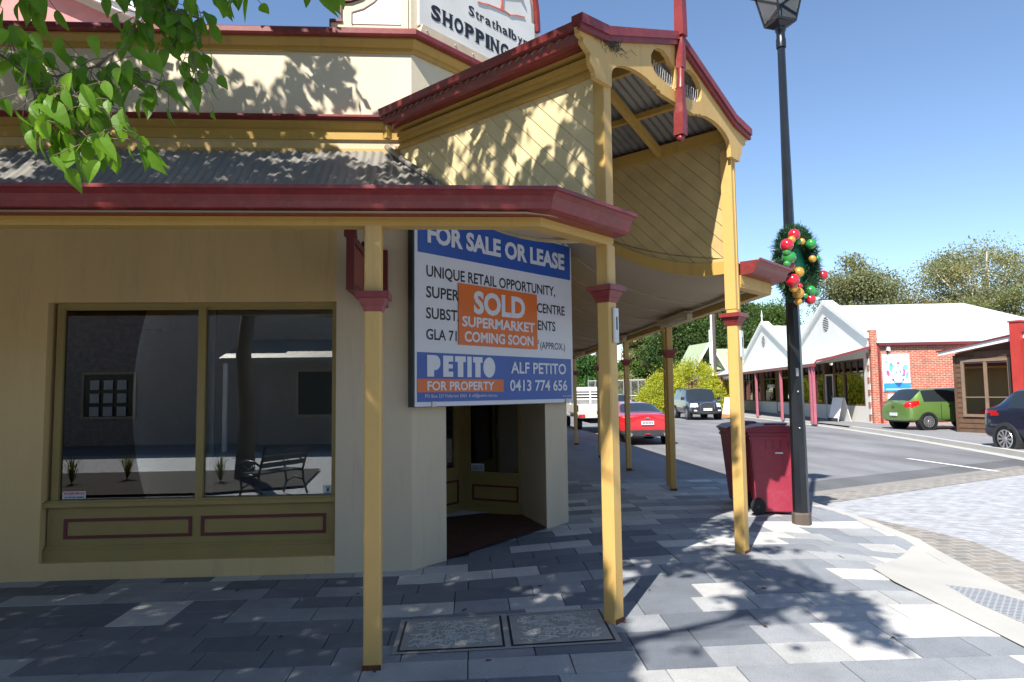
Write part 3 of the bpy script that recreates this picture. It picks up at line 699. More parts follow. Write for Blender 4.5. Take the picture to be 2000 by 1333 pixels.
sq(4.22, 4.26, .03, .03); sq(4.26, 4.34, .03, .03); sq(4.34, 4.50, .03, .022); sq(4.50, 4.9, .04, .036); sq(4.9, 5.2, .025, .02)
b.ball((UC, vv, 3.63), .033, 12)
for i_, v_ in enumerate(b.v):
    dz_ = max(0, 4.5-v_[2]); b.v[i_] = (v_[0]-dz_*.05, v_[1]-dz_*.05, v_[2])
b.build('finial', MAR, shop, smooth='auto')
b = MB(PORCH)
for k in range(22):
    u = UC-.37+k*.0352
    if abs(u-UC) < .05: continue
    z = 4.035+abs(u-UC)*.11
    for s_ in (-1, 1): b.tube([(u, -.06, z), (u+s_*.012+rnd.uniform(-.006, .006), -.06+s_*.02, z+.10+rnd.uniform(-.01, .01))], .0016, 4)
b.build('bird_spikes', WHITE, shop)
q = PORCH @ Vector((UC-1.03, -.06, 4.07)); bnst = thing('bird_nest', 'scruffy straw nest caught under the left end of the gable capping', 'nest', tuple(q))
b = MB(PORCH); g = random.Random(9)
for k in range(150):
    p = Vector((UC-1.0+g.gauss(0, .085), -.085+g.uniform(-.015, .02), 4.065+g.gauss(0, .022))); d = Vector((g.gauss(0, 1), g.gauss(0, .3), g.gauss(0, .6))).normalized()*g.uniform(.02, .06)
    b.tube([p-d, p+Vector((0, 0, g.uniform(-.01, .01))), p+d], .0018, 3)
b.build('straw', mat('dry_straw', (.10, .085, .06), .9, var=.5, scale=60), bnst)
# ---- pediment on the splay and scroll wing over the front wall
b = MB(PORCH)
def arc(cx, cz, rx, rz_, a0, a1, n): return [(cx+rx*math.cos(a0+(a1-a0)*i/n), cz+rz_*math.sin(a0+(a1-a0)*i/n)) for i in range(n+1)]
ped = [(.13, 5.03), (2.30, 5.03), (2.30, 5.55), (2.10, 5.55), (2.05, 5.86)]+arc(1.15, 5.86, .85, 1.15, 0, PI, 20)+[(.13, 5.86)]
b.prism(ped, 2.24, 2.44, 'xz'); pd = b.build('pediment', CREAM, shop)
b = MB(PORCH)
a1 = [(2.05, 5.80)]+arc(1.15, 5.86, .90, 1.20, 0, PI, 20); a2 = arc(1.15, 5.86, .85, 1.15, 0, PI, 20)[::-1]+[(2.0, 5.80)]
b.prism(a1+a2, 2.19, 2.46, 'xz'); b.box(2.03, 2.12, 2.2, 2.46, 5.55, 5.585); b.build('coping', MAR, pd)
b = MB()
w0 = [(-1.29, 5.03), (-1.29, 5.145), (-1.186, 5.145), (-1.186, 5.33), (-1.1, 5.34), (-1.0, 5.38), (-.9, 5.47), (-.8, 5.60), (-.72, 5.8), (-.56, 6.1), (-.56, 5.03)]
b.prism(w0, YF+.02, YF+.2, 'xz'); sw = b.build('parapet_scroll', CREAM, shop)
b = MB(); b.box(-1.30, -1.18, YF+.0, YF+.22, 5.146, 5.17); b.box(-1.30, -1.291, YF, YF+.22, 5.03, 5.146); b.box(-1.2, -1.187, YF, YF+.22, 5.17, 5.34)
tp = [(-1.2, 5.34), (-1.1, 5.345), (-1.0, 5.385), (-.9, 5.475), (-.8, 5.605), (-.72, 5.805), (-.56, 6.11)]
b.prism(tp+[(x, z+.03) for x, z in tp[::-1]], YF-.01, YF+.22, 'xz'); b.build('coping', MARD, sw)
b = MB(); ins = [(-1.085, 5.13), (-1.085, 5.235), (-.98, 5.27), (-.88, 5.34), (-.8, 5.43), (-.63, 5.55), (-.63, 5.13)]
b.prism(ins, YF+.012, YF+.021, 'xz'); b.build('panel', WHITE, sw)
b = MB(); pp = ins[1:5]
b.prism(pp+[(x, z+.012) for x, z in pp[::-1]], YF+.005, YF+.022, 'xz'); b.box(-1.095, -1.086, YF+.005, YF+.022, 5.13, 5.24); b.build('panel_edge', MARD, sw)
# ---- big faded shopping sign on the pediment
q = uvp(1.2, 2.2)
ps = thing('shopping_sign', 'weathered white sign lettered SHOPPING below a red tree on the parapet', 'sign', (q[0], q[1], 5.15))
T = PORCH
SGN = mat('weathered_sign', (.66, .65, .62), .6, var=.12, scale=2.5, dirt=.35, dirtc=(.52, .47, .38))
b = MB(T); pan = [(.20, 5.15), (1.95, 5.15), (1.95, 5.86)]+arc(1.15, 5.86, .75, 1.03, 0, PI*.85, 16)+[(.20, 6.4)]
b.prism(pan, 2.20, 2.235, 'xz'); b.build('sign_board', SGN, ps)
b = MB(T); b.prism([(.19, 5.06), (2.0, 5.06), (2.0, 5.15), (.22, 5.15)], 2.17, 2.238, 'xz'); b.build('sign_ledge', mat('stained_ledge', (.55, .46, .33), .8, var=.2, scale=4, dirt=.4), ps)
b = MB(T)
# SHOPPING in a flared letter, drawn as strokes with wedge serifs
def letters(word, x0, x1, z0, z1, y, bold, serif):
    gl = {}
    n = len(word); adv = {'I': .45, 't': .65, 'r': .75, 'l': .42, 'h': .95, 'S': 1.0, 'y': .95, 'i': .42}
    ws = [adv.get(c, 1.0) for c in word]; tot = sum(ws); x = x0
    for c, wq in zip(word, ws):
        wd = (x1-x0)*wq/tot; pad = wd*.09
        V, F = glyphs(c, bold); H, _ = glyphs('H', bold); h0 = min(v[1] for v in H); h1 = max(v[1] for v in H)
        a = min(v[0] for v in V); bb = max(v[0] for v in V)
        b.add([(x+pad+(v[0]-a)/(bb-a)*(wd-2*pad), y, z0+(v[1]-h0)/(h1-h0)*(z1-z0)) for v in V], F)
        hh = (z1-z0); t = hh*.075; sw_ = wd*.09
        L, Rr = x+pad, x+wd-pad; st = wd*.2
        feet = {'H': [(L, 0), (L, 1), (Rr-st, 0), (Rr-st, 1)], 'P': [(L, 0), (L, 1)], 'I': [(L, 0), (L, 1)], 'N': [(L, 0), (L, 1), (Rr-st, 1)], 'h': [(L, 0), (L, 1), (Rr-st, 0)], 'l': [(L, 0), (L, 1)], 'r': [(L, 0)], 'n': [(L, 0), (Rr-st, 0)], 't': [], 'b': [(L, 1)]}.get(c, [])
        for fx, top in feet:
            stw = (Rr-L) if c in 'Il' else st
            zz = z1-t if top else z0
            b.add([(fx-sw_, y, zz), (fx+stw+sw_, y, zz), (fx+stw+sw_, y, zz+t), (fx-sw_, y, zz+t)], [(0, 1, 2, 3)])
        x += wd
letters('SHOPPING', .335, 1.50, 5.27, 5.425, 2.196, .045, True)
letters('Strathalbyn', .86, 1.84, 5.53, 5.635, 2.196, .022, True)
b.build('lettering', INK, ps, fix=False)
b = MB(T); REDT = mat('red_tree_paint', (.62, .16, .10), .6)
pts = [(1.0, 5.72), (1.08, 5.735), (1.16, 5.76), (1.26, 5.775), (1.34, 5.785), (1.45, 5.80), (1.52, 5.79), (1.62, 5.83), (1.77, 5.87)]
b.prism([(x, z-.006) for x, z in pts]+[(x, z+.007) for x, z in pts[::-1]], 2.190, 2.197, 'xz')
b.prism([(1.35, 5.78), (1.43, 5.79), (1.405, 5.86), (1.42, 6.0), (1.37, 6.0), (1.375, 5.86)], 2.1905, 2.1965, 'xz')
for a in range(9):
    t = R_(20+a*17.5); b.tube([(1.395, 2.193, 5.98), (1.395+.3*math.cos(t), 2.193, 5.98+.3*math.sin(t))], .008, 5); b.ball((1.395+.33*math.cos(t), 2.193, 5.98+.3*math.sin(t)), .03, 8)
b.build('tree_emblem', REDT, ps)
b = MB(T)
for u in (.27, .65, .9): b.ball((u, 2.166, 5.10), .009, 8)
b.build('bolt', STEEL, ps)

# ------------------------------------------------------------------ for sale sign
U0 = .075; VS = 2.13
q = uvp(U0, VS)
fs = thing('for_sale_sign', 'large blue and white FOR SALE OR LEASE board above the shop entrance', 'sign', (q[0], q[1], 1.49))
T = PORCH @ Matrix.Translation((U0, VS, 0))
b = MB(T); b.box(0, 2.4, 0, .004, 1.49, 3.375); b.build('sign_panel', SIGNW, fs)
b = MB(T); b.box(-.02, 2.4, .005, .07, 1.485, 3.37); b.build('backing_frame', mat('dark_frame', (.03, .035, .03), .6), fs)
b = MB(T); b.box(.036, 2.376, -.003, -.0005, 2.915, 3.31); b.build('blue_band', SIGNB, fs); b = MB(T); b.box(.026, 2.362, -.003, -.0005, 1.532, 1.988); b.build('blue_band', SIGNB, fs)
for (tx_, a_, c_, d_, e_, bo) in (('FOR SALE OR LEASE', .152, 2.262, 3.018, 3.202, .042), ('ALF PETITO', 1.305, 2.257, 1.81, 1.93, .02), ('0413 774 656', 1.286, 2.276, 1.625, 1.742, .02),
        ('PO Box 237 Fullarton 5063  E: alf@petito.com.au', .117, 1.086, 1.571, 1.60, 0), ('RLA 66259', 2.19, 2.345, 1.555, 1.572, 0), ('FOR PROPERTY', .146, 1.047, 1.637, 1.722, .025)):
    b = MB(T); text(b, tx_, a_, c_, d_, e_, -.0075, bo); b.build('white_lettering', SIGNW, fs, fix=False)
b = MB(T)
# block letter logo P E T I T O
z0, z1 = 1.765, 1.965; y = -.005
def q4(x0, x1, a, c): b.add([(x0, y, a), (x1, y, a), (x1, y, c), (x0, y, c)], [(0, 1, 2, 3)])
x = .145
q4(x, x+.085, z0, z1); 
dd = [(x+.085, z1), (x+.085, z0+.06)]+[(x+.10+.065*math.cos(a), (z1+z0+.06)/2+.070*math.sin(a)) for a in [-PI/2+PI*i/10 for i in range(11)]]
tri = tessellate_polygon([[Vector((p[0], p[1], 0)) for p in dd]]); b.add([(p[0], y, p[1]) for p in dd], [tuple(t) for t in tri])
x = .345; q4(x, x+.07, z0, z1); q4(x+.07, x+.13, z1-.055, z1); q4(x+.07, x+.125, (z0+z1)/2-.02, (z0+z1)/2+.02); q4(x+.07, x+.13, z0, z0+.05)
x = .50; q4(x, x+.145, z1-.055, z1); q4(x+.035, x+.11, z0, z1-.055)
x = .665; q4(x, x+.06, z0, z1)
x = .745; q4(x, x+.135, z1-.055, z1); q4(x+.03, x+.105, z0, z1-.055)
b.add([(.978+.088*math.cos(2*PI*i/24), y, (z0+z1)/2+.102*math.sin(2*PI*i/24)) for i in range(24)], [tuple(range(24))])
b.build('logo', SIGNW, fs, fix=False)
for (tx_, a_, c_, d_, e_, bo) in (('UNIQUE RETAIL OPPORTUNITY,', .142, 2.085, 2.697, 2.805, .018), ('SUPERM', .138, .67, 2.50, 2.608, .018), ('CENTRE', 1.755, 2.26, 2.488, 2.594, .018), ('SUBSTA', .136, .64, 2.303, 2.408, .018),
        ('ENTS', 1.765, 2.08, 2.295, 2.402, .018), ('GLA 71', .136, .528, 2.108, 2.208, .018), ('2', 1.75, 1.782, 2.14, 2.185, 0), ('(APPROX.)', 1.804, 2.253, 2.088, 2.165, .005)):
    b = MB(T); text(b, tx_, a_, c_, d_, e_, -.002, bo); b.build('black_lettering', INK, fs, fix=False)
b = MB(T); b.box(.026, 1.188, -.0065, -.0035, 1.62, 1.745); b.build('orange_strip', SIGNO, fs)
b = MB(T); b.box(.546, 1.745, -.012, -.006, 2.077, 2.68); b.build('sold_panel', SIGNO, fs)
b = MB(T); text(b, 'SOLD', .753, 1.54, 2.395, 2.625, -.0135, .04); text(b, 'SUPERMARKET', .591, 1.698, 2.258, 2.362, -.0135, .03); text(b, 'COMING SOON', .622, 1.672, 2.11, 2.214, -.0135, .03); b.build('sold_lettering', SIGNW, fs, fix=False)
b = MB(T)
for u, z in ((.2, 1.505), (2.24, 1.505), (2.22, 3.335)): b.box(u, u+.05, -.012, -.001, z-.02, z+.03)
b.build('bracket', STEEL, fs)
# ------------------------------------------------------------------ hanging sign on the front wall
hs = thing('hanging_sign', 'blank maroon board on a black scroll bracket projecting from the shop wall', 'sign', (-.99, 5.75, 2.4))
b = MB()
Pz = [(5.66, 3.0), (5.66, 2.50), (6.36, 2.14), (6.36, 2.56)]
xx = -.92
b.box(xx-.01, xx+.01, 5.42, 6.34, 2.46, 2.80); b.build('board', mat('sign_maroon', (.24, .075, .05), .5), hs)
b = MB()
for (y0, z0_, y1, z1_) in ((5.42, 2.83, 6.36, 2.83), (5.42, 2.45, 6.36, 2.45)):
    b.prism([(y0, z0_-.03), (y1, z1_-.03), (y1, z1_+.03), (y0, z0_+.03)], xx-.03, xx+.03, 'yz')
b.box(xx-.03, xx+.03, 5.38, 5.42, 2.42, 2.86); b.box(xx-.045, xx+.045, 5.36, 5.44, 2.84, 2.90); b.box(-.965, -.745, 6.34, 6.398, 2.40, 2.93); b.build('board_frame', MARD, hs)
b = MB(); pts = [(-.9, 5.98+.0, 3.1)]
pts = [(-.955, 5.9+.22*math.cos(a), 3.02+.22*math.sin(a)) for a in [PI*1.0+PI*.9*i/12 for i in range(13)]]; pts = [(-.93, y_, z_-.0) for (_, y_, z_) in pts]
b.tube([(-.93, 6.38, 2.9), (-.93, 6.38, 3.25)], .014, 6); b.tube([(-.93, 6.38, 3.2), (-.93, 5.5, 3.2), (-.93, 5.5, 2.9)], .014, 6); b.tube(pts, .014, 6); b.build('bracket', BLACK, hs)
# ------------------------------------------------------------------ small things on the posts and ceiling
def devbox(u, v, z, label):
    q = uvp(u, v); o = thing('sensor_box', label, 'sensor box', (q[0], q[1], z), 0)
    T = PORCH @ Matrix.Translation((u, v, z))
    b = MB(T); b.cbox(-.03, .03, -.018, .0, -.12, .12, .006); b.build('case', mat('old_white_plastic', (.62, .62, .57), .5), o)
    b = MB(T); b.box(-.008, .008, -.02, -.0175, -.03, .06); b.build('slot', BLACK, o)
devbox(.015, -.052, 2.06, 'grey white plastic box under the maroon capital of the left porch post')
devbox(2.115, -.052, 2.03, 'white plastic box under the maroon capital of the tall right porch post')
for k, (y, lb) in enumerate(((8.6, 'nearest fluorescent light under the street verandah beam'), (12.3, 'second fluorescent light along the street verandah ceiling'), (16.8, 'farthest fluorescent light along the street verandah ceiling'))):
    o = thing('batten_light', lb, 'light', (2.8, y, 2.58), 0, 'batten lights under the street verandah')
    b = MB(); b.box(2.74, 2.84, y, y+1.3, 2.56, 2.62); b.build('casing', mat('cream_casing', (.5, .42, .27), .5) if k == 0 else bpy.data.materials['cream_casing'], o)
    b = MB(); b.tube([(2.79, y+.06, 2.535), (2.79, y+1.24, 2.535)], .02, 8); b.build('tube', mat('frosted_tube', (.55, .53, .5), .3) if k == 0 else bpy.data.materials['frosted_tube'], o)
    b = MB(); b.cbox(2.755, 2.825, y-.05, y+.05, 2.50, 2.58); b.build('end_cap', bpy.data.materials['cream_casing'], o)
b = MB(); b.tube([(2.86, 6.6, 2.63), (2.86, 30, 2.63)], .018, 6); b.build('conduit', bpy.data.materials['cream_casing'], shop)
# air conditioner in the shop
ac = thing('air_conditioner', 'white wall air conditioner seen dimly through the shop window', 'air conditioner', (-4.7, 10.1, 2.4))
gx = lambda px: 0
b = MB(); b.cbox(-5.12, -4.22, 9.95, 10.19, 2.52, 2.78, .02); b.build('casing', mat('ac_white', (.55, .54, .48), .5), ac)
b = MB(); b.box(-5.08, -4.30, 9.935, 9.949, 2.53, 2.57); b.build('vent', INK, ac)
b = MB(); b.box(-5.4, -4.05, 9.9, 9.93, 2.35, 2.352); 
# stickers on the glass
def sticker(x0, x1, z0, z1, label, kind):
    o = thing('window_sticker', label, 'sticker', (x0, yf+.028, z0))
    b = MB(); b.box(x0, x1, yf+.0265, yf+.0285, z0, z1); b.build('paper', mat('sticker_white', (.62, .64, .66), .5) if 'sticker_white' not in bpy.data.materials else bpy.data.materials['sticker_white'], o); return o
s1 = sticker(-3.64, -3.44, .708, .775, 'WARNING 24 HOUR VIDEO sticker low in the left window corner', 0)
b = MB(); text(b, 'WARNING', -3.632, -3.448, .745, .768, yf+.0255, .04); b.build('red_lettering', REDINK, s1, fix=False)
b = MB(); text(b, '24 HOUR VIDEO', -3.622, -3.452, .714, .730, yf+.0255, .05); b.box(-3.635, -3.445, yf+.0257, yf+.0263, .737, .7385); b.build('lettering', INK, s1, fix=False)
s2 = sticker(-1.345, -1.27, .705, .785, 'small white sticker with a green emblem in the right window corner', 0)
b = MB(); y_ = yf+.0255
b.add([(-1.319, y_, .773), (-1.307, y_, .773), (-1.300, y_, .750), (-1.294, y_, .773), (-1.283, y_, .773), (-1.290, y_, .745), (-1.284, y_, .740), (-1.301, y_, .722), (-1.319, y_, .740), (-1.311, y_, .745)], [(0, 1, 2, 9), (2, 3, 4, 5), (2, 5, 7, 9), (5, 6, 7), (7, 8, 9)])
b.build('emblem', mat('dark_green_ink', (.02, .12, .05), .5), s2, fix=False)
b = MB(); b.box(-1.34, -1.275, yf+.0255, yf+.0262, .709, .718); b.build('blue_line', SIGNB, s2)
L = (wB-wA).length; T = frame((wA.x, wA.y), wB-wA)
q = T @ Vector((.12, 0, .6)); s3 = thing('window_sticker', 'white 24 HOUR VIDEO surveillance notice low in the entrance window', 'sticker', tuple(q))
b = MB(T); b.box(.11, .30, .0085, .0105, .605, .70); b.build('paper', bpy.data.materials['sticker_white'], s3)
b = MB(T); text(b, '24 HOUR VIDEO', .125, .29, .662, .678, .0075, .04); text(b, 'SURVEILLANCE', .125, .29, .64, .656, .0075, .04); text(b, 'IN OPERATION', .125, .29, .618, .634, .0075, .04); b.build('lettering', SIGNB, s3, fix=False)
# manhole lids
LID = mat('lid_concrete', (.32, .315, .29), .85, var=.14, scale=5, bump=.5, bscale=14, dirt=.35, dirtc=(.16, .15, .13))
LIDR = mat('lid_ridge', (.50, .49, .455), .8, var=.15, scale=8)
def lid(x0, x1, y0, y1, label, seed):
    g = random.Random(seed); zc = .1; zfx = lambda b: setattr(b, 'v', [(v[0], v[1], v[2]-zc+gz(v[0], v[1])+.005) for v in b.v])
    o = thing('manhole_lid', label, 'manhole lid', (x0, y0, zc), 0, 'manhole lids in the paving')
    b = MB(); grid(b, x0-.035, x1+.035, y0-.035, y1+.035, 8, 8, lambda x, y: zc); zfx(b); b.build('surround', LID, o, fix=False)
    b = MB(); grid(b, x0-.004, x1+.004, y0-.004, y1+.004, 8, 8, lambda x, y: zc+.0012, 1); grid(b, x0+.012, x1-.012, y0+.012, y1-.012, 8, 8, lambda x, y: zc+.004)
    for k in range(190):
        x, y = g.uniform(x0+.06, x1-.08), g.uniform(y0+.05, y1-.06); a = g.uniform(0, PI)
        if g.random() < .5: a = g.choice([0, PI/2])
        n = g.randint(2, 4); pts = [(x, y, zc+.0045)]
        for _ in range(n):
            a += g.uniform(-.5, .5); x += .02*math.cos(a); y += .02*math.sin(a)
            if x0+.05 < x < x1-.05 and y0+.05 < y < y1-.05: pts.append((x, y, zc+.0045))
        if len(pts) > 1: b.tube(pts, .0048, 4, 2)
    zfx(b); b.build('lid', [LID, INK, LIDR], o, fix=False)
lid(-.455, .205, 4.41, 4.98, 'cast patterned manhole lid nearer the left verandah post', 3)
lid(.25, .90, 4.41, 4.97, 'cast patterned manhole lid nearer the porch post', 5)
# ------------------------------------------------------------------ pink house behind the shop, far left
ph = thing('pink_house', 'pink gabled building with white barge boards behind the shop parapet', 'house', (-8, 13, 0))
b = MB(); b.prism([(-15, 0), (-5.5, 0), (-5.5, 8.25), (-10, 10.3), (-15, 8.3)], 13, 13.2, 'xz'); b.build('wall', mat('pink_render', (.55, .22, .2), .8), ph)
b = MB()
b.prism([(-5.5+.4, 8.25-.1), (-10, 10.28), (-10, 10.5), (-5.1, 8.3)], 12.6, 12.7, 'xz'); b.prism([(-4.9, 8.1), (-10, 10.55), (-10, 10.68), (-4.9, 8.25)], 12.5, 20, 'xz'); b.build('barge_board', WHITE, ph)
#@@STREET
def PX(x, y, d): return CAMP + (fw+RT*((x-1000)/F_PX)-UP*((y-666.5)/F_PX))*d
# ------------------------------------------------------------------ lamp post with wreath
lx, ly = 3.635, 7.52; lz = gz(lx, ly)
lp = thing('street_lamp', 'tall black octagonal lamp post with a glazed lantern and a wreath tied to it', 'street lamp', (lx, ly, lz))
b = MB(); b.lathe((lx, ly, lz-.02), [(.102, 0), (.102, .13), (.092, .15)], 8, ph=PI/8); b.build('base_collar', mat('brown_base', (.10, .075, .06), .7, bump=.3, dirt=.4), lp)
b = MB(); b.lathe((lx, ly, lz), [(.088, .13), (.082, 1.0), (.074, 2.2), (.060, 3.2), (.046, 4.6), (.042, 5.50)], 8, ph=PI/8)
b.build('pole', BLACK, lp)
b = MB(); b.lathe((lx, ly, lz), [(.055, 5.42), (.055, 5.52), (.048, 5.54), (.048, 5.60), (.06, 5.62), (.06, 5.66)], 12); b.build('collar', BLACK, lp, smooth='auto')
T = frame((lx, ly, lz), (math.cos(.25), math.sin(.25)))
def pyr(b, z0, w0, z1, w1): b.add([(sx*w0, sy*w0, z0) for sx, sy in ((-1, -1), (1, -1), (1, 1), (-1, 1))]+[(sx*w1, sy*w1, z1) for sx, sy in ((-1, -1), (1, -1), (1, 1), (-1, 1))], [(3, 2, 1, 0), (4, 5, 6, 7), (0, 1, 5, 4), (1, 2, 6, 5), (2, 3, 7, 6), (3, 0, 4, 7)])
b = MB(T); pyr(b, 5.66, .05, 5.70, .11); pyr(b, 5.70, .125, 5.725, .13)
for sx, sy in ((-1, -1), (1, -1), (1, 1), (-1, 1)): b.tube([(sx*.122, sy*.122, 5.72), (sx*.185, sy*.185, 6.08)], .011, 4)
for k in range(4):
    a = [(-1, -1), (1, -1), (1, 1), (-1, 1)]; p, q = a[k], a[(k+1) % 4]; b.tube([(p[0]*.185, p[1]*.185, 6.08), (q[0]*.185, q[1]*.185, 6.08)], .012, 4)
pyr(b, 6.09, .23, 6.11, .235); pyr(b, 6.11, .235, 6.30, .06); pyr(b, 6.30, .04, 6.42, .02)
lan = b.build('lantern', BLACK, lp)
b = MB(T)
for k in range(4):
    a = [(-1, -1), (1, -1), (1, 1), (-1, 1)]; p, q = a[k], a[(k+1) % 4]
    b.add([(p[0]*.12, p[1]*.12, 5.735), (q[0]*.12, q[1]*.12, 5.735), (q[0]*.182, q[1]*.182, 6.07), (p[0]*.182, p[1]*.182, 6.07)], [(0, 1, 2, 3)])
b.build('glazing', glassmat('lantern_glass', 1.4, (.9, .93, .95)), lan, fix=False)
b = MB(T); b.box(-.16, .16, -.16, .16, 6.075, 6.088); b.build('reflector', WHITE, lan)
b = MB(); 
for z in (1.05, 1.45): b.ball((lx-.02, ly-.085, lz+z), .011, 8)
b.build('bolt', STEEL, lp)
b = MB(); b.box(lx-.035, lx-.005, ly-.0865, ly-.083, lz+1.62, lz+1.71); b.build('label_plate', STEEL, lp)
# wreath
wc = Vector((3.60, 7.30, 2.98)); az = R_(143.8); wn_ = Vector((math.sin(az), math.cos(az), 0)); wx = Vector((wn_.y, -wn_.x, 0))*-1
wr = thing('christmas_wreath', 'green tinsel christmas wreath with red gold and green baubles on the lamp post', 'wreath', tuple(wc))
Rw, rw = .30, .105
def wp(t, ph, r): return wc+wx*((Rw+r*math.cos(ph))*math.cos(t))+Vector((0, 0, 1))*((Rw+r*math.cos(ph))*math.sin(t)*1.08)+wn_*(r*math.sin(ph))
b = MB(); sh = []
for k in range(11000):
    t, ph = rnd.uniform(0, 2*PI), rnd.uniform(0, 2*PI); r = rw*rnd.uniform(.25, .85)
    p = wp(t, ph, r); o_ = (wp(t, ph, r+.05)-p).normalized(); d = (o_+Vector((rnd.gauss(0, .6), rnd.gauss(0, .6), rnd.gauss(0, .6)))).normalized()
    s = d.cross(Vector((rnd.random(), rnd.random(), rnd.random()))).normalized()*.0035; L = rnd.uniform(.035, .065)
    if rnd.random() < .03: L *= 1.8
    b.add([p-s, p+s, p+d*L+s*.4, p+d*L-s*.4], [(0, 1, 2, 3)])
o = b.build('tinsel', leafmat('wreath_green', (.035, .11, .05), .1, .4, scale=20), wr, fix=False)
b = MB(); b.tube([wp(2*PI*i/24, 0, 0) for i in range(25)], .03, 6, cap=False); b.build('ring', mat('dark_green', (.01, .03, .02), .7), wr)
b = MB(); V = [wc+wn_*-.02+wx*(.235*math.cos(2*PI*i/32))+Vector((0, 0, 1))*(.25*math.sin(2*PI*i/32)) for i in range(32)]
V2 = [v-wn_*.012 for v in V]; b.add(V+V2, [tuple(range(32)), tuple(range(63, 31, -1))]+[(i, (i+1) % 32, 32+(i+1) % 32, 32+i) for i in range(32)]); b.build('disc', mat('bright_green_board', (.01, .20, .10), .4), wr)
BC = {'r': mat('red_bauble', (.52, .015, .03), .16, coat=.8, var=.03), 'g': mat('gold_bauble', (.72, .36, .05), .2, metal=.4, coat=.6, var=.03), 'e': mat('green_bauble', (.03, .26, .05), .16, coat=.8, var=.03)}
pxs = [(1551, 459, 'r', 12), (1546, 469, 'g', 8), (1537, 479, 'r', 13), (1558, 472, 'e', 7), (1566, 472, 'g', 7), (1584, 477, 'e', 11), (1537, 493, 'e', 8), (1541, 503, 'e', 14), (1537, 516, 'e', 7), (1545, 520, 'r', 8),
       (1587, 506, 'g', 8), (1597, 505, 'e', 6), (1560, 532, 'g', 11), (1548, 548, 'r', 14), (1607, 538, 'r', 11), (1550, 563, 'g', 9), (1562, 559, 'r', 6), (1559, 573, 'g', 12), (1583, 569, 'e', 12), (1594, 572, 'e', 8), (1572, 578, 'e', 6), (1583, 585, 'r', 11), (1559, 589, 'g', 8), (1528, 560, 'e', 5)]
for i, (x, y, c, r) in enumerate(pxs):
    side = 1 if x < 1572 else -1
    p = PX(x, y, 7.36+(x-1562)*.0098); b = MB(); b.ball(p, r/1350*7.0, 16); b.build('bauble', BC[c], wr, smooth=True)
# ------------------------------------------------------------------ wheelie bins
BIN = mat('bin_plastic', (.30, .028, .055), .42, var=.1, scale=2, bump=.05, dirt=.3, dirtc=(.36, .15, .17)); BINL = mat('bin_lid', (.20, .014, .034), .45, var=.15)
def bin_(x, y, rz, label):
    T = Matrix.Translation((x, y, gz(x, y))) @ Matrix.Rotation(rz, 4, 'Z') @ Matrix.Diagonal((.86, .95, .96, 1))
    o = thing('wheelie_bin', label, 'wheelie bin', (x, y, gz(x, y)), rz, 'maroon wheelie bins by the lamp post')
    # local: +x = wide side view direction; handle and wheels at -x ; depth along x .72, width along y .58
    b = MB(T); z0, z1 = .03, 1.0
    V = [(-.24, -.23, z0), (.25, -.23, z0), (.25, .23, z0), (-.24, .23, z0), (-.30, -.285, z1), (.35, -.285, z1), (.35, .285, z1), (-.30, .285, z1)]
    b.add(V, [(0, 3, 2, 1), (4, 5, 6, 7), (0, 1, 5, 4), (1, 2, 6, 5), (2, 3, 7, 6), (3, 0, 4, 7)])
    b.box(-.33, .37, -.30, .30, .96, 1.0); b.box(-.31, .355, -.292, .292, .90, .958)
    for k in (-.1, .0, .1, .2): b.box(k, k+.02, -.296, -.288, .80, .9)
    body = b.build('body', BIN, o)
    me = body.data; bm = bmesh.new(); bm.from_mesh(me); bmesh.ops.bevel(bm, geom=[e for e in bm.edges if e.calc_length() > .3], offset=.012, segments=2, affect='EDGES'); bm.to_mesh(me); bm.free()
    b = MB(T); N = 8
    prof = [(-.36, 1.01), (-.34, 1.05), (-.2, 1.075), (.1, 1.085), (.3, 1.06), (.39, 1.02), (.39, 1.0), (-.36, 1.0)]
    b.prism(prof, -.315, .315, 'xz'); b.prism([(-.1, 1.08), (.2, 1.08), (.22, 1.10), (-.08, 1.10)], -.15, .15, 'xz'); b.build('lid', BINL, o)
    b = MB(T); b.tube([(-.40, -.2, .97), (-.40, .2, .97)], .018, 8); b.tube([(-.32, -.2, .96), (-.40, -.2, .97)], .02, 6); b.tube([(-.32, .2, .96), (-.40, .2, .97)], .02, 6); b.build('handle', BINL, o)
    for s in (-1, 1):
        b = MB(T); pr = [(.06, -.022), (.092, -.022), (.1, -.012), (.1, .012), (.092, .022), (.06, .022)]
        b.lathe((-.22, s*.265, .10), pr, 20, 'y'); wl = b.build('wheel', TYRE, o, smooth='auto')
        b = MB(T); b.lathe((-.22, s*.265, .10), [(.058, -.018), (.058, .018)], 16, 'y'); b.lathe((-.22, s*.265, .10), [(.02, -.026), (.02, .026)], 10, 'y'); b.build('hub', mat('bin_hub', (.06, .06, .065), .5) if 'bin_hub' not in bpy.data.materials else bpy.data.materials['bin_hub'], wl)
    b = MB(T); b.box(.02, .12, -.2925, -.2875, .74, .76); b.build('sticker', SIGNW, o)
    return o
bin_(3.61, 8.20, -.28, 'nearer maroon wheelie bin with its wheel showing beside the lamp post')
bin_(3.60, 8.84, PI-.15, 'maroon wheelie bin farther back, mostly hidden by the tall porch post')
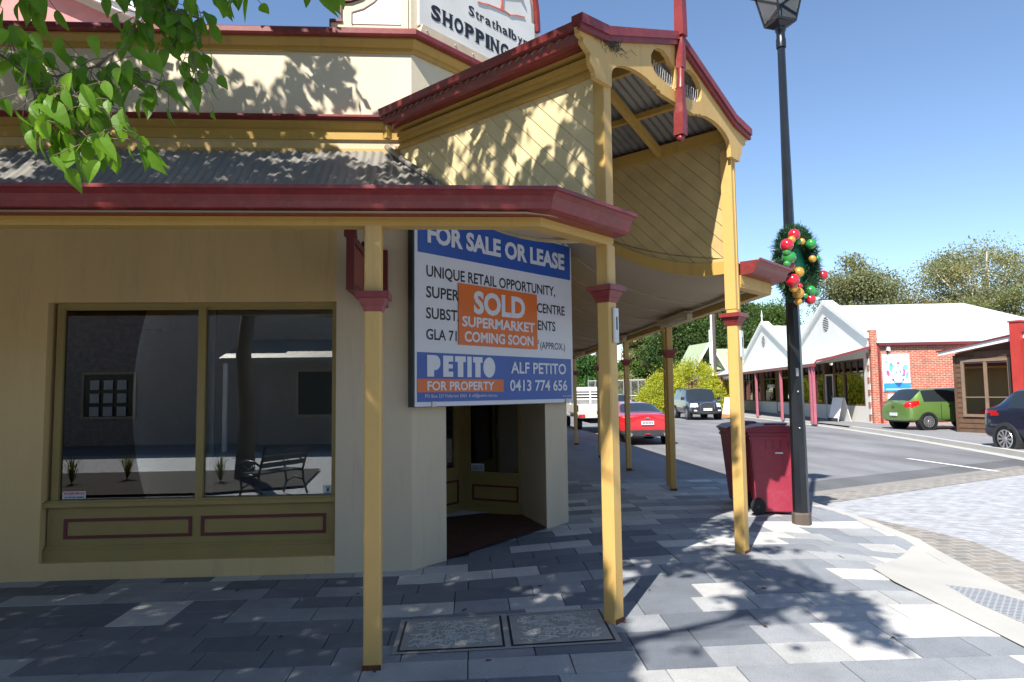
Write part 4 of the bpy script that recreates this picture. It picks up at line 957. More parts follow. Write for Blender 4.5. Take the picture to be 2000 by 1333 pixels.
# ------------------------------------------------------------------ cars
def wheel(T, x, y, r, parent, side, rim=RIMM, spokes=10, w=.2):
    b = MB(T); h = w/2
    b.lathe((x, y, r), [(r*.66, -h), (r*.93, -h), (r, -h*.6), (r, h*.6), (r*.93, h), (r*.66, h)], 28, 'y'); wh = b.build('wheel', TYRE, parent, smooth='auto')
    b = MB(T); yy = y+side*(h+.006)
    b.lathe((x, y+side*(h-.06), r), [(r*.655, -.02), (r*.655, .02)], 28, 'y', m=1)
    rings = [(r*.58, 0), (r*.66, 0), (r*.67, side*.012), (r*.655, side*.02), (r*.6, side*.015)]
    for i in range(28):
        a0, a1 = 2*PI*i/28, 2*PI*(i+1)/28
        for (ra, ha), (rb, hb) in zip(rings, rings[1:]):
            b.add([(x+ra*math.cos(a0), yy-side*.01+ha, r+ra*math.sin(a0)), (x+ra*math.cos(a1), yy-side*.01+ha, r+ra*math.sin(a1)), (x+rb*math.cos(a1), yy-side*.01+hb, r+rb*math.sin(a1)), (x+rb*math.cos(a0), yy-side*.01+hb, r+rb*math.sin(a0))], [(0, 1, 2, 3)], 0)
    for k in range(spokes):
        a = 2*PI*k/spokes
        for da in (0,):
            c, s = math.cos(a), math.sin(a); n = (-s, c); w0, w1 = r*.045, r*.085
            b.add([(x+c*r*.1+n[0]*w0, yy, r+s*r*.1+n[1]*w0), (x+c*r*.1-n[0]*w0, yy, r+s*r*.1-n[1]*w0), (x+c*r*.62-n[0]*w1, yy+side*.006, r+s*r*.62-n[1]*w1), (x+c*r*.62+n[0]*w1, yy+side*.006, r+s*r*.62+n[1]*w1)], [(0, 1, 2, 3)], 0)
    b.lathe((x, yy, r), [(r*.14, -.015), (r*.12, .012)] if side > 0 else [(r*.12, -.012), (r*.14, .015)], 14, 'y', m=0)
    b.build('rim', [rim, PLAST], wh, smooth=False)
def car(name, label, cat, loc, rz, st, paint, segs_side, segs_top, regions, wheels, wr_, arch=None, extra=None, W=None, z0=0, trimz=None, spokes=10):
    T = Matrix.Translation(loc) @ Matrix.Rotation(rz, 4, 'Z')
    o = thing(name, label, cat, loc, rz)
    n = len(st); V = []; F = []; MI = []
    for (x, zb, zm, zl, zt, ws, wm, wb, wt) in st:
        half = [(0, zb), (ws*.85, zb), (ws, zb+.10), (wm, zm), (wb, zl), (wt, zt-.05), (wt*.78, zt), (0, zt+.015)]
        ring = half+[(-a, c) for a, c in half[1:7][::-1]]
        V += [(x, a, c) for a, c in ring]
    K = 14
    for i in range(n-1):
        for k in range(K):
            F.append((i*K+k, (i+1)*K+k, (i+1)*K+(k+1) % K, i*K+(k+1) % K))
            g = 0
            if k in (4, 9) and i in segs_side: g = 1
            if k in (5, 6, 7, 8) and i in segs_top: g = 1
            MI.append(g)
    for base, fl in ((0, 0), ((n-1)*K, 1)):
        for k in range(0, 7):
            a, c, d, e = base+k, base+k+1, base+(K-k-1) % K, base+(K-k) % K
            q = [a, c, d, e]; q = list(dict.fromkeys(q))
            if len(q) > 2: F.append(tuple(q if fl == 0 else q[::-1])); MI.append(0)
    me = bpy.data.meshes.new('cage'); me.from_pydata(V, [], F); me.materials.append(paint); me.materials.append(CARGL)
    me.polygons.foreach_set('material_index', MI)
    bm = bmesh.new(); bm.from_mesh(me); bmesh.ops.recalc_face_normals(bm, faces=bm.faces)
    cl = bm.edges.layers.float.get('crease_edge') or bm.edges.layers.float.new('crease_edge')
    for e in bm.edges:
        k0, k1 = e.verts[0].index % K, e.verts[1].index % K
        if k0 == k1 and k0 in (4, 10): e[cl] = .55
        if k0 == k1 and k0 in (2, 12): e[cl] = .3
        if len(e.link_faces) == 2 and e.link_faces[0].material_index != e.link_faces[1].material_index: e[cl] = .7
    bm.to_mesh(me); bm.free()
    ob = bpy.data.objects.new('cage', me); col.objects.link(ob); md = ob.modifiers.new('s', 'SUBSURF'); md.levels = md.render_levels = 3
    dg = bpy.context.evaluated_depsgraph_get(); dg.update(); fm = bpy.data.meshes.new_from_object(ob.evaluated_get(dg)); bpy.data.objects.remove(ob)
    VV = [tuple(v.co) for v in fm.vertices]; groups = {}
    for p in fm.polygons:
        c = p.center; key = ('body', 0)
        if p.material_index == 1:
            key = ('windscreen' if abs(p.normal.y) < .62 and c.x > st[0][0]+1.9 else ('rear_window' if abs(p.normal.y) < .62 else 'side_window'), 1 if abs(p.normal.y) < .62 else (2 if c.y > 0 else 3))
        else:
            for (nm, mt, tst) in regions:
                if tst(c.x, c.y, c.z, p.normal): key = (nm, (4 if c.y > 0 else 5) if nm in ('tail_light', 'headlight', 'indicator', 'fog_light') else 6); break
        groups.setdefault(key, []).append(tuple(p.vertices))
    rm = {nm: mt for nm, mt, _ in regions}
    for (nm, k), fs_ in groups.items():
        used = sorted({i for f in fs_ for i in f}); mp = {a: i for i, a in enumerate(used)}
        b = MB(T); b.add([VV[i] for i in used], [tuple(mp[i] for i in f) for f in fs_])
        mt = paint if nm == 'body' else (CARGL if 'wind' in nm else rm[nm]); oo = b.build(nm, mt, o, smooth=True, fix=False)
    bpy.data.meshes.remove(fm)
    yw = W/2
    for (x, s) in wheels:
        b = MB(T); ra = wr_*(1.16 if arch else 1.12)
        b.lathe((x, s*(yw-.12), wr_), [(ra, -.13), (ra, .128)] if s > 0 else [(ra, -.128), (ra, .13)], 28, 'y')
        b.build('wheel_arch', arch or DARK, o)
        wheel(T, x, s*(yw-.092), wr_, o, s, spokes=spokes)
    for (nm, mt, fn) in (extra or []):
        b = MB(T); fn(b); b.build(nm, mt, o, smooth='auto')
    return o
def stn(L, W, H, zb, rearz, rg, rr, mid, rf, cowl, hoodz, nose, deckz=None, tum=.24):
    h = W/2; dz = deckz or rearz; belt = rearz
    S_ = [(.0, zb+.05, .60, dz-.10, dz-.03, h*.84, h*.88, h*.83, h*.66),
          (.10, zb+.03, .58, dz-.03, dz+.01, h*.93, h*.965, h*.90, h*.72),
          (rg, zb, .58, belt-.01, dz+.045, h*.95, h, h*.93, h*.76),
          (rr, zb, .58, belt, H-.03, h*.95, h, h*.935, h-tum-.04),
          (rr+.35, zb, .58, belt, H-.005, h*.95, h, h*.935, h-tum),
          (mid-.04, zb, .58, belt-.01, H, h*.95, h, h*.935, h-tum+.01),
          (mid+.04, zb, .58, belt-.01, H, h*.95, h, h*.935, h-tum+.01),
          (rf, zb, .58, belt-.02, H-.04, h*.95, h, h*.93, h-tum-.01),
          (cowl, zb, .58, belt-.05, hoodz+.05, h*.95, h, h*.92, h*.74),
          (cowl+.3, zb, .58, hoodz-.07, hoodz+.01, h*.95, h*.995, h*.90, h*.68),
          (L-.35, zb, .56, hoodz-.13, hoodz-.06, h*.94, h*.97, h*.86, h*.62),
          (L-.08, zb+.03, .52, nose-.06, nose, h*.86, h*.90, h*.78, h*.55),
          (L, zb+.06, .48, nose-.16, nose-.09, h*.74, h*.78, h*.68, h*.48)]
    return S_
def paintm(name, c, metal=.25): return mat(name, c, .3, metal=metal, var=.04, coat=1.0, spec=.5)
# red coupe (rear to the camera)
st = stn(4.24, 1.775, 1.27, .22, .88, .75, 1.55, 2.1, 2.55, 3.15, .82, .62, deckz=.93, tum=.30)
RED = paintm('red_car_paint', (.50, .018, .025), .1)
def ex_red(b):
    for s in (-.52, .52): b.lathe((-.03, s, .33), [(.045, -.04), (.055, -.04), (.055, .06), (.045, .06)], 16, 'x')
coupe = car('parked_car', 'red coupe parked at the kerb with its rear to the camera', 'car', (5.30, 20.5, 0), PI/2-.03, st, RED, (4, 6), (2, 7),
    [('tail_light', LAMPR, lambda x, y, z, n: x < .30 and .60 < abs(y) < .88 and .70 < z < .83), ('diffuser', PLAST, lambda x, y, z, n: x < .42 and z < .46 and abs(y) < .86)],
    [(.72, 1), (.72, -1), (3.28, 1), (3.28, -1)], .315, W=1.775,
    extra=[('exhaust', CHROME, ex_red), ('number_plate', SIGNW, lambda b: b.box(-.035, -.01, -.19, .19, .615, .73)), ('antenna', PLAST, lambda b: b.tube([(1.6, 0, 1.26), (1.4, 0, 1.42)], .005, 5)),
           ('plate_text', INK, lambda b: [b.box(-.0365, -.0352, -.15+k*.045, -.125+k*.045, .645, .70) for k in range(7)]), ('badge', CHROME, lambda b: b.cbox(-.025, .0, -.06, .06, .80, .835)), ('reflector', LAMPR, lambda b: b.prism([(-.1, .37), (.1, .37), (.03, .31), (-.03, .31)], -.045, -.02, 'xz') if False else b.box(-.04, -.015, -.07, .07, .33, .365)),
           ('mirror', RED, lambda b: [b.cbox(2.75, 2.87, s*.98-.1, s*.98+.1, .86, .98, .03) for s in (-1, 1)])])
# dark suv, front to the camera
st = stn(4.55, 1.86, 1.76, .30, 1.12, .12, .35, 1.9, 3.0, 3.55, 1.08, .95, tum=.17)
NAVY = paintm('dark_grey_car_paint', (.028, .032, .045), .3)
def grille(b): b.cbox(4.50, 4.575, -.36, .36, .62, .92, .03)
suv = car('parked_suv', 'dark grey four wheel drive parked across the street facing the camera', 'car', (13.3, 41.9, 0), -PI/2-.06, [(q[0], *q[1:]) for q in st], NAVY, (3, 4, 6), (7,),
    [('headlight', LAMPW, lambda x, y, z, n: x > 4.12 and .52 < abs(y) < .9 and .72 < z < .93), ('bumper', PLAST, lambda x, y, z, n: x > 4.2 and z < .5), ('fog_light', LAMPW, lambda x, y, z, n: x > 4.2 and .60 < abs(y) < .72 and .42 < z < .56)],
    [(.85, 1), (.85, -1), (3.6, 1), (3.6, -1)], .37, W=1.86,
    extra=[('grille', PLAST, grille), ('grille_surround', CHROME, lambda b: [b.tube([(4.56, -.40, .6), (4.56, -.36, .93), (4.54, 0, .97), (4.56, .36, .93), (4.56, .40, .6)], .028, 8)]),
           ('number_plate', SIGNW, lambda b: b.box(4.58, 4.60, -.24, .24, .52, .66)), ('mirror', NAVY, lambda b: [b.cbox(3.15, 3.28, s*1.03-.1, s*1.03+.1, 1.1, 1.28, .03) for s in (-1, 1)]), ('roof_rail', PLAST, lambda b: [b.tube([(.5, s*.7, 1.79), (2.8, s*.7, 1.79)], .02, 6) for s in (-1, 1)])])
# green hatchback, rear left to the camera
st = stn(3.94, 1.71, 1.49, .26, 1.0, .16, .62, 2.0, 2.55, 3.2, .98, .80, tum=.20)
GREEN = paintm('green_car_paint', (.15, .26, .065), .35)
hatch = car('parked_hatchback', 'small green hatchback parked beside the red brick wall', 'car', (15.42, 24.42, .12), .04, st, GREEN, (3, 4, 6), (2, 7),
    [('tail_light', LAMPR, lambda x, y, z, n: x < .46 and abs(y) > .56 and .80 < z < .98+.2*x and z > .74+.35*x), ('headlight', LAMPW, lambda x, y, z, n: x > 3.4 and abs(y) > .5 and .62 < z < .80), ('lower_bumper', PLAST, lambda x, y, z, n: x < .2 and z < .34)],
    [(.72, 1), (.72, -1), (3.22, 1), (3.22, -1)], .305, W=1.71, spokes=14,
    extra=[('number_plate', SIGNW, lambda b: b.box(-.03, .0, -.19, .19, .50, .61)), ('door_handle', CHROME, lambda b: [b.box(1.5, 1.68, s*.855-.01, s*.855+.01, .86, .885) for s in (-1, 1)]),
           ('door_seam', INK, lambda b: [b.box(1.22, 1.228, s*.853-.006, s*.853+.006, .4, .95) for s in (-1, 1)]+[b.box(2.0, 2.008, s*.857-.006, s*.857+.006, .35, .95) for s in (-1, 1)]), ('badge', CHROME, lambda b: b.cbox(-.02, .02, -.07, .07, .80, .86)),
           ('wiper', PLAST, lambda b: b.tube([(.06, .3, 1.06), (.14, -.2, 1.09)], .012, 5)), ('mirror', GREEN, lambda b: [b.cbox(2.75, 2.86, s*.96-.09, s*.96+.09, 1.0, 1.13, .03) for s in (-1, 1)])])
# dark blue crossover at the right edge
st = stn(4.18, 1.77, 1.58, .30, 1.10, .30, .85, 2.1, 2.75, 3.35, 1.02, .86, tum=.24)
BLUE = paintm('midnight_blue_paint', (.012, .018, .045), .3)
cross = car('parked_crossover', 'midnight blue crossover with silver wheels at the right edge', 'car', (13.86, 17.0, 0), -PI/2+.03, st, BLUE, (3, 4, 6), (2, 7),
    [('tail_light', LAMPR, lambda x, y, z, n: x < .55 and abs(y) > .52 and .93 < z < 1.04), ('bumper', PLAST, lambda x, y, z, n: (x < .5 or x > 3.8) and z < .56), ('sill', PLAST, lambda x, y, z, n: z < .42)],
    [(.80, 1), (.80, -1), (3.36, 1), (3.36, -1)], .345, arch=PLAST, W=1.77, spokes=10,
    extra=[('mirror', BLUE, lambda b: [b.cbox(2.95, 3.08, s*1.0-.1, s*1.0+.1, 1.05, 1.2, .03) for s in (-1, 1)]), ('door_handle', BLUE, lambda b: [b.box(1.35, 1.55, s*.885-.012, s*.885+.012, .93, .96) for s in (-1, 1)])])
# silver car coming up the street
st = stn(4.5, 1.8, 1.46, .24, .98, .6, 1.3, 2.1, 2.7, 3.4, .95, .75, tum=.22)
silver = car('silver_car', 'pale blue grey sedan seen over the red coupe roof', 'car', (9.9, 47.5, 0), -PI/2-.1, st, paintm('silver_blue_paint', (.32, .38, .44), .4), (3, 4, 6), (2, 7),
    [('headlight', LAMPW, lambda x, y, z, n: x > 4.0 and .5 < abs(y) < .85 and .6 < z < .76), ('grille', PLAST, lambda x, y, z, n: x > 4.35 and abs(y) < .4 and .5 < z < .66)],
    [(.8, 1), (.8, -1), (3.6, 1), (3.6, -1)], .32, W=1.8, extra=[('mirror', PLAST, lambda b: [b.cbox(3.0, 3.1, s*1.0-.09, s*1.0+.09, .98, 1.1, .03) for s in (-1, 1)])])
# white ute with a tray
UT = Matrix.Translation((5.1, 26.6, 0)) @ Matrix.Rotation(PI/2, 4, 'Z')
ut = thing('utility_truck', 'white tray back utility truck parked in front of the red coupe', 'truck', (5.1, 26.6, 0), PI/2)
b = MB(UT); b.box(0, 2.4, -.95, .95, .78, .86); b.box(0, .04, -.95, .95, .86, 1.12); b.box(0, 2.4, -.95, -.91, .86, 1.12); b.box(0, 2.4, .91, .95, .86, 1.12); b.box(0, .05, -.95, .95, .62, .78); b.build('tray', mat('worn_white_tray', (.6, .57, .52), .6, var=.15, dirt=.4, dirtc=(.3, .2, .12)), ut)
b = MB(UT)
for z in (1.3, 1.42, 1.54, 1.66, 1.78): b.box(2.34, 2.4, -.9, .9, z, z+.05)
for y in (-.9, 0, .85): b.box(2.33, 2.41, y, y+.05, .86, 1.84)
b.build('headboard', WHITE, ut)
b = MB(UT); b.prism([(2.5, .6), (2.5, 1.72), (2.6, 1.82), (3.6, 1.80), (4.1, 1.2), (4.9, 1.1), (5.0, .6)], -.86, .86, 'xz'); b.build('cab', paintm('white_ute_paint', (.72, .72, .70), 0), ut)
b = MB(UT); b.box(2.485, 2.5, -.62, .62, 1.3, 1.62); b.build('rear_window', CARGL, ut)
b = MB(UT); [b.box(-.03, .0, y, y+.24, .66, .76) for y in (-.9, .66)]; b.build('tail_light', LAMPR, ut)
b = MB(UT); b.box(-.035, -.01, -.19, .19, .64, .76); b.build('number_plate', SIGNW, ut)
for x in (1.0, 4.2):
    for s in (-1, 1): wheel(UT, x, s*.76, .36, ut, s, spokes=6)
b = MB(UT); b.box(.3, 4.6, -.4, .4, .4, .62); b.build('chassis', DARK, ut)
# ------------------------------------------------------------------ shops across the street
a9 = R_(9); C0 = Vector((17.4, 29.14, .12))
OT = Matrix.Identity(4)
e1 = Vector((math.sin(a9), math.cos(a9), 0)); e2 = Vector((math.cos(a9), -math.sin(a9), 0))
for i in range(3): OT[i][0] = e1[i]; OT[i][1] = -e2[i]; OT[i][3] = C0[i]      # x = along the front away from us, y = towards the street
osn = thing('gabled_shops', 'white fronted shops with two steep gables and a pale iron roof across the street', 'shop', tuple(C0))
CW = mat('white_shopfront', (.78, .75, .68), .75, var=.04, scale=1); BR = mat('brown_joinery', (.14, .07, .03), .55, var=.2)
b = MB(OT)
b.prism([(0, 0), (.55, 0), (.55, 2.85), (10, 2.85), (10, 3.75), (5.0, 5.85), (0, 3.78)], -.3, 0, 'xz')
b.prism([(10, 2.85), (23.5, 2.85), (23.5, 3.2), (22.4, 3.9), (17.0, 6.0), (11.4, 3.9), (10, 3.75)], -.3, 0, 'xz')
b.box(.55, 28, -.3, -.02, 0, .72); b.box(23.5, 28, -.3, 0, 2.6, 3.3)
b.build('front_wall', CW, osn)
b = MB(OT); b.box(-.02, .0, -8, -.35, 0, 3.35); 
bw = MB(OT); bw.box(-.22, -.001, -9.5, -.30, -.1, 3.42); bw.box(-.22, .3, -.30, -.02, -.1, 4.05)
for k in range(12): 
    if k % 2 == 0: bw.box(.0, .22, -.02, .012, .1+k*.27, .1+k*.27+.27)
bw.build('brick_wall', BRICK, osn)
b = MB(OT)
# roof: main hip over the brick wing, gable roofs to the street
b.add([(-.35, .05-.3, 3.46), (-.35, -9.8, 3.46), (4.8, -6.6, 5.70), (4.8, -.3, 5.72), (10.2, -9.8, 3.5), (10.2, -.3, 3.5)], [(0, 1, 2, 3), (1, 4, 2), (3, 2, 4, 5)])
b.add([(10.3, -.3, 3.6), (17, -.3, 5.85), (23.5, -.3, 3.6), (10.3, -9, 3.6), (17, -9, 5.85), (23.5, -9, 3.6)], [(0, 1, 4, 3), (1, 2, 5, 4)])
b.build('roof', ZINC, osn, fix=False)
b = MB(OT)
for (c, w_, z0_, z1_) in ((5.0, 5.1, 3.72, 5.85), (17.0, 5.7, 3.85, 6.0)):
    for s in (-1, 1):
        pts = [(c, z1_-.02), (c+s*w_, z0_-.02)]; b.prism(pts+[(x, z+.2) for x, z in pts[::-1]], -.38, .14 if s < 0 else .139, 'xz')
b.build('gable_coping', WHITE, osn)
b = MB(OT); b.lathe((17.0, .05, 6.15), [(.05, 0), (.03, .3), (.06, .35), (.01, .8)], 8); b.build('finial', WHITE, osn)
b = MB(OT)
for x, zt in ((8.2, 5.9), (20.3, 6.0)): b.box(x-.45, x+.45, -1.9, -1.1, 3.5, zt); b.box(x-.52, x+.52, -1.97, -1.03, zt, zt+.12)
b.build('chimney', WHITE, osn)
for x, z in ((5.0, 4.80), (17.0, 4.80)):
    b = MB(OT); b.add([(x+.42*math.cos(2*PI*i/20), .012, z+.36*math.sin(2*PI*i/20)) for i in range(20)], [tuple(range(20))]); v = b.build('vent', DARK, osn, fix=False)
    b = MB(OT)
    for k in range(7):
        zz = z-.3+k*.09; hw = .42*math.sqrt(max(0, 1-((zz-z)/.36)**2)); b.box(x-hw, x+hw, .013, .03, zz, zz+.03)
    b.build('louvre', WHITE, v)
# verandah
b = MB(OT)
vz = [(2.4, 2.62), (1.6, 2.86), (.8, 3.10), (.0, 3.3)]
vz = [(2.42, 2.62), (1.9, 2.78), (1.2, 2.98), (.6, 3.14), (.0, 3.30)]
for (y0, z0_), (y1, z1_) in zip(vz, vz[1:]): b.add([(-.3, y0, z0_), (28.5, y0, z0_), (28.5, y1, z1_), (-.3, y1, z1_)], [(0, 1, 2, 3)])
b.build('verandah_roof', ZINC, osn, fix=False)
b = MB(OT); b.box(-.35, 28.5, 2.36, 2.5, 2.48, 2.62)
cv = [(2.45, 2.4), (2.44, 2.60), (2.3, 2.78), (1.6, 2.93), (.02, 3.34)]
b.prism(cv+[(y-.0, z-.09) for y, z in cv[::-1]], -.36, -.30, 'yz'); b.build('fascia', MAR, osn)
PINKP = mat('faded_maroon_post', (.36, .10, .13), .5, var=.1)
for x in (-.1, .25, 4.8, 9.7, 14.6, 19.5, 24.3, 28.3):
    b = MB(OT); b.box(x-.06, x+.06, 2.34, 2.46, -.02, 2.5); b.build('verandah_post', PINKP, osn)
# shopfront glazing
b = MB(OT); b.box(.55, 28, -2.2, -2.15, 0, 2.9); b.box(.55, 28, -2.15, -.3, 0, .05); b.build('shop_interior', mat('shop_inside', (.06, .05, .045), .9, var=.5, scale=1.5), osn)
fronts = [(.65, 3.0), (3.1, 4.25), (5.85, 8.0), (8.1, 9.9), (10.9, 13.2), (14.6, 17.4), (18.3, 20.5), (20.6, 23.0), (24, 27.5)]
for (a, c) in fronts:
    b = MB(OT); b.rectframe(a, c, -.12, -.03, .72, 2.85, .07); b.box(a+.07, c-.07, -.12, -.03, 2.18, 2.25)
    n_ = max(2, int((c-a)/.7))
    for k in range(1, n_): b.box(a+(c-a)*k/n_-.03, a+(c-a)*k/n_+.03, -.12, -.03, 2.25, 2.78)
    wd = b.build('shop_window', BR, osn); b = MB(OT); b.box(a+.07, c-.07, -.085, -.08, .79, 2.78); b.build('pane', GLASSF, wd)
b = MB(OT)
for a, c in ((3.0, 3.1), (4.25, 4.4), (5.55, 5.85), (8.0, 8.1), (9.9, 10.9), (13.2, 14.6), (17.4, 18.3), (20.5, 20.6), (23, 24)): b = MB(OT); b.box(a, c, -.3, -.025, .73, 2.85); b.build('pilaster', BR, osn)
for (a, c, mt_) in ((4.4, 5.5, WHITE), (13.3, 14.4, BR)):
    b = MB(OT); b.rectframe(a, c, -.10, .0, .04, 2.25, .09); df = b.build('shop_door', mt_ if mt_ is not WHITE else mat('cream_door_frame', (.62, .58, .48), .6), osn)
    b = MB(OT); b.box(a+.09, c-.09, -.06, -.05, .13, 2.16); b.build('pane', DARK if mt_ is WHITE else GLASSF, df)
    b = MB(OT); b.box(a+.12, a+.16, .0, .03, 1.0, 1.15); b.build('handle', STEEL, df)
# fittings and goods in the windows
b = MB(OT); b.box(17.2, 20, -.2, -.19, .8, 1.6); b.build('window_decal', mat('orange_decal', (.55, .10, .02), .5), osn)
b = MB(OT); text(b, 'MOMO', 15.0, 16.7, 1.62, 1.86, -.06, .05); bb = b
b.v = [(v[0], v[1], v[2]) for v in b.v]
# mirrored along x because the front is seen from the street
b2 = MB(); b2.v = [tuple(OT @ Vector((31.7-(OT.inverted() @ Vector(v)).x, .0-.075, (OT.inverted() @ Vector(v)).z))) for v in b.v]; b2.f = b.f; b2.mi = b.mi; b2.build('window_lettering', WHITE, osn, fix=False)
g = random.Random(4)
cols_ = [((.7, .05, .04), 'red'), ((.05, .35, .08), 'green'), ((.05, .1, .5), 'blue'), ((.7, .5, .03), 'yellow'), ((.35, .05, .4), 'purple')]
for k in range(10):
    c, nm = cols_[k % 5]; mm = bpy.data.materials.get('toy_'+nm) or mat('toy_'+nm, c, .5)
    b = MB(OT); x, z = .95+g.uniform(0, .55), 1.1+g.uniform(0, 1.0); b.ball((x, -.3-g.uniform(0, .15), z), g.uniform(.08, .14), 10)
    tag(b.build('balloon', mm), nm+' balloon '+['low in', 'high in'][k > 4]+' the bright shop window corner across the street', 'balloon', 'balloons in the shop window')
b = MB(OT); b.box(1.7, 2.5, -.5, -.45, .9, 2.1); tag(b.build('display_rack', mat('rack_white', (.5, .5, .5), .6)), 'white display rack behind the shop window across the street', 'display rack')
# things on the brick wall
def BT(y0, y1, z0, z1, d, nm, mt, par): b = MB(OT); b.box(-.22-d, -.221, -y1, -y0, z0, z1); return b.build(nm, mt, par)
b = MB(OT); b.tube([(-.29, -.32, 0), (-.29, -.32, 3.3)], .05, 8); b.build('downpipe', MAR, osn); 
b = MB(OT); b.box(-.42, -.3, -9.8, -.3, 3.34, 3.46); b.build('eave_gutter', MARD, osn)
ps2 = thing('wall_poster', 'tall poster with a ring of coloured shapes round 25 on the red brick wall', 'poster', tuple(OT @ Vector((-.24, -1.1, 1.5))))
PT = OT @ Matrix.Translation((-.245, -.45, 1.36)) @ Matrix.Rotation(-PI/2, 4, 'Z')   # local x to the right along the wall, y into the wall
b = MB(PT); b.box(0, 1.12, -.012, .012, 0, 1.62); b.build('sheet', mat('poster_white', (.74, .75, .76), .5), ps2)
b = MB(PT); b.box(.02, 1.12, -.0145, -.0125, 0, .36); b.build('blue_foot', mat('poster_blue', (.03, .27, .48), .5), ps2)
def ell(b, cx, cz, rx, rz2, y=-.0165, rot=0, n=18):
    b.add([(cx+rx*math.cos(2*PI*i/n)*math.cos(rot)-rz2*math.sin(2*PI*i/n)*math.sin(rot), y, cz+rx*math.cos(2*PI*i/n)*math.sin(rot)+rz2*math.sin(2*PI*i/n)*math.cos(rot)) for i in range(n)], [tuple(range(n))])
tealm = mat('poster_teal', (.16, .50, .46), .5); pinkm = mat('poster_pink', (.72, .10, .30), .5); purm = mat('poster_purple', (.30, .16, .48), .5)
b = MB(PT)
for e in ((.40, .98, .13, .20, .3), (.92, 1.0, .10, .17, -.5), (1.0, .70, .06, .16, -.25), (.16, 1.27, .055, .055, 0), (.36, 1.18, .07, .07, 0)): ell(b, e[0], e[1], e[2], e[3], -.0145, e[4])
b.build('teal_shapes', tealm, ps2, fix=False)
b = MB(PT)
for e in ((.22, .79, .07, .13, .2), (.86, .86, .07, .13, 0), (.66, 1.22, .06, .06, 0), (.2, 1.42, .03, .03, 0)): ell(b, e[0], e[1], e[2], e[3], -.0150, e[4])
b.build('pink_shapes', pinkm, ps2, fix=False)
b = MB(PT); ell(b, .85, .72, .08, .09, -.0152); b.build('purple_shape', purm, ps2, fix=False)
b = MB(PT); ell(b, .62, .86, .23, .23, -.0158); b.build('white_disc', bpy.data.materials['poster_white'], ps2, fix=False)
b = MB(PT); text(b, '25', .50, .76, .78, .94, -.0168, .01); b.build('numeral', mat('poster_navy', (.02, .07, .12), .5), ps2, fix=False)
b = MB(PT); b.add([(.34, -.0170, .55), (.9, -.0170, .55), (.68, -.0170, .2), (.6, -.0170, .2)], [(0, 1, 2, 3)]); b.build('pot_shape', mat('poster_deep_blue', (.02, .10, .36), .5), ps2, fix=False)
b = MB(PT); b.add([(.44, -.0176, .60), (.82, -.0176, .60), (.78, -.0176, .38), (.48, -.0176, .38)], [(0, 1, 2, 3)]); b.build('pot_band', mat('poster_pale', (.55, .60, .66), .5), ps2, fix=False)
b = MB(PT); b.box(.10, 1.04, -.0165, -.0148, .07, .12); b.build('small_print', bpy.data.materials['poster_pale'], ps2)
mb_ = thing('meter_box', 'small white meter box low on the red brick wall', 'meter box', tuple(OT @ Vector((-.24, -.7, .8))))
b = MB(OT); b.box(-.34, -.222, -.86, -.60, .85, 1.25); b.build('case', WHITE, mb_); b = MB(OT); b.tube([(-.28, -.73, 0), (-.28, -.73, .85)], .025, 6); b.build('conduit', WHITE, mb_)
sl = thing('security_light', 'white security light above the poster on the brick wall', 'light', tuple(OT @ Vector((-.3, -.7, 3.2))))
b = MB(OT); b.box(-.34, -.222, -.78, -.64, 3.1, 3.32); b.build('case', WHITE, sl); b = MB(OT); b.ball((-.34, -.66, 3.08), .05, 8); b.build('lens', DARK, sl)
# A-frame boards
def aframe(x, y, rz, label, top=None):
    o = thing('sandwich_board', label, 'sandwich board', (x, y, .12), rz, None); T = Matrix.Translation((x, y, .12)) @ Matrix.Rotation(rz, 4, 'Z')
    for s in (-1, 1):
        b = MB(T); b.prism([(s*.32, 0), (s*.35, 0), (s*.05, 1.12), (s*.02, 1.12)], -.36, .36, 'yz' if False else 'xz'); b.build('panel', WHITE, o)
    b = MB(T); b.box(-.06, .06, -.37, .37, 1.10, 1.15); b.box(-.36, -.33, -.36, .36, .0, .16); b.build('trim', top or PLAST, o)
aframe(17.15, 31.3, .1, 'white sandwich board on the footpath beside the shop door across the street')
aframe(14.8, 38.6, .5, 'white sandwich board with an orange top edge behind the tall porch post', mat('orange_trim', (.6, .25, .05), .5))
# ------------------------------------------------------------------ weatherboard shed on the right
sd = thing('weatherboard_shed', 'brown weatherboard shed with a four pane window by the kerb on the right', 'shed', (16.45, 22.45, .1))
sa = Vector((16.45, 22.5)); sbv = Vector((17.9, 18.2)); dd_ = (sbv-sa)
ST = frame((16.45, 22.5, .1), dd_); LW = 3.6
STAIN = mat('brown_weatherboard', (.115, .062, .035), .7, var=.25, scale=3, bump=.3, bscale=20, streak=False, dirt=.3, dirtc=(.2, .12, .07))
b = MB(ST)
z = 0.0
wx0, wx1, wz0, wz1 = .30, 1.78, .58, 2.40
while z < 3.2:
    x0 = 0 if z < 2.42 else (z-2.42)/.143
    rngs = [(x0, LW)] if (z+.17 < wz0 or z > wz1-.05) else [(x0, wx0), (wx1, LW)]
    for (a, c) in rngs:
        if c-a > .05: b.add([(a, -.035, z), (c, -.035, z), (c, -.012, z+.175), (a, -.012, z+.175), (a, 0.02, z), (c, .02, z), (c, .02, z+.175), (a, .02, z+.175)], [(0, 1, 2, 3), (4, 7, 6, 5), (0, 4, 5, 1), (0, 3, 7, 4), (1, 5, 6, 2), (3, 2, 6, 7)])
    z += .168
b.prism([(0, 0), (LW, 0), (LW, 2.66+.143*LW), (0, 2.66)], .035, .05, 'xz'); b.box(-.03, .05, -.05, 4, 0, 2.6); b.build('wall', STAIN, sd)
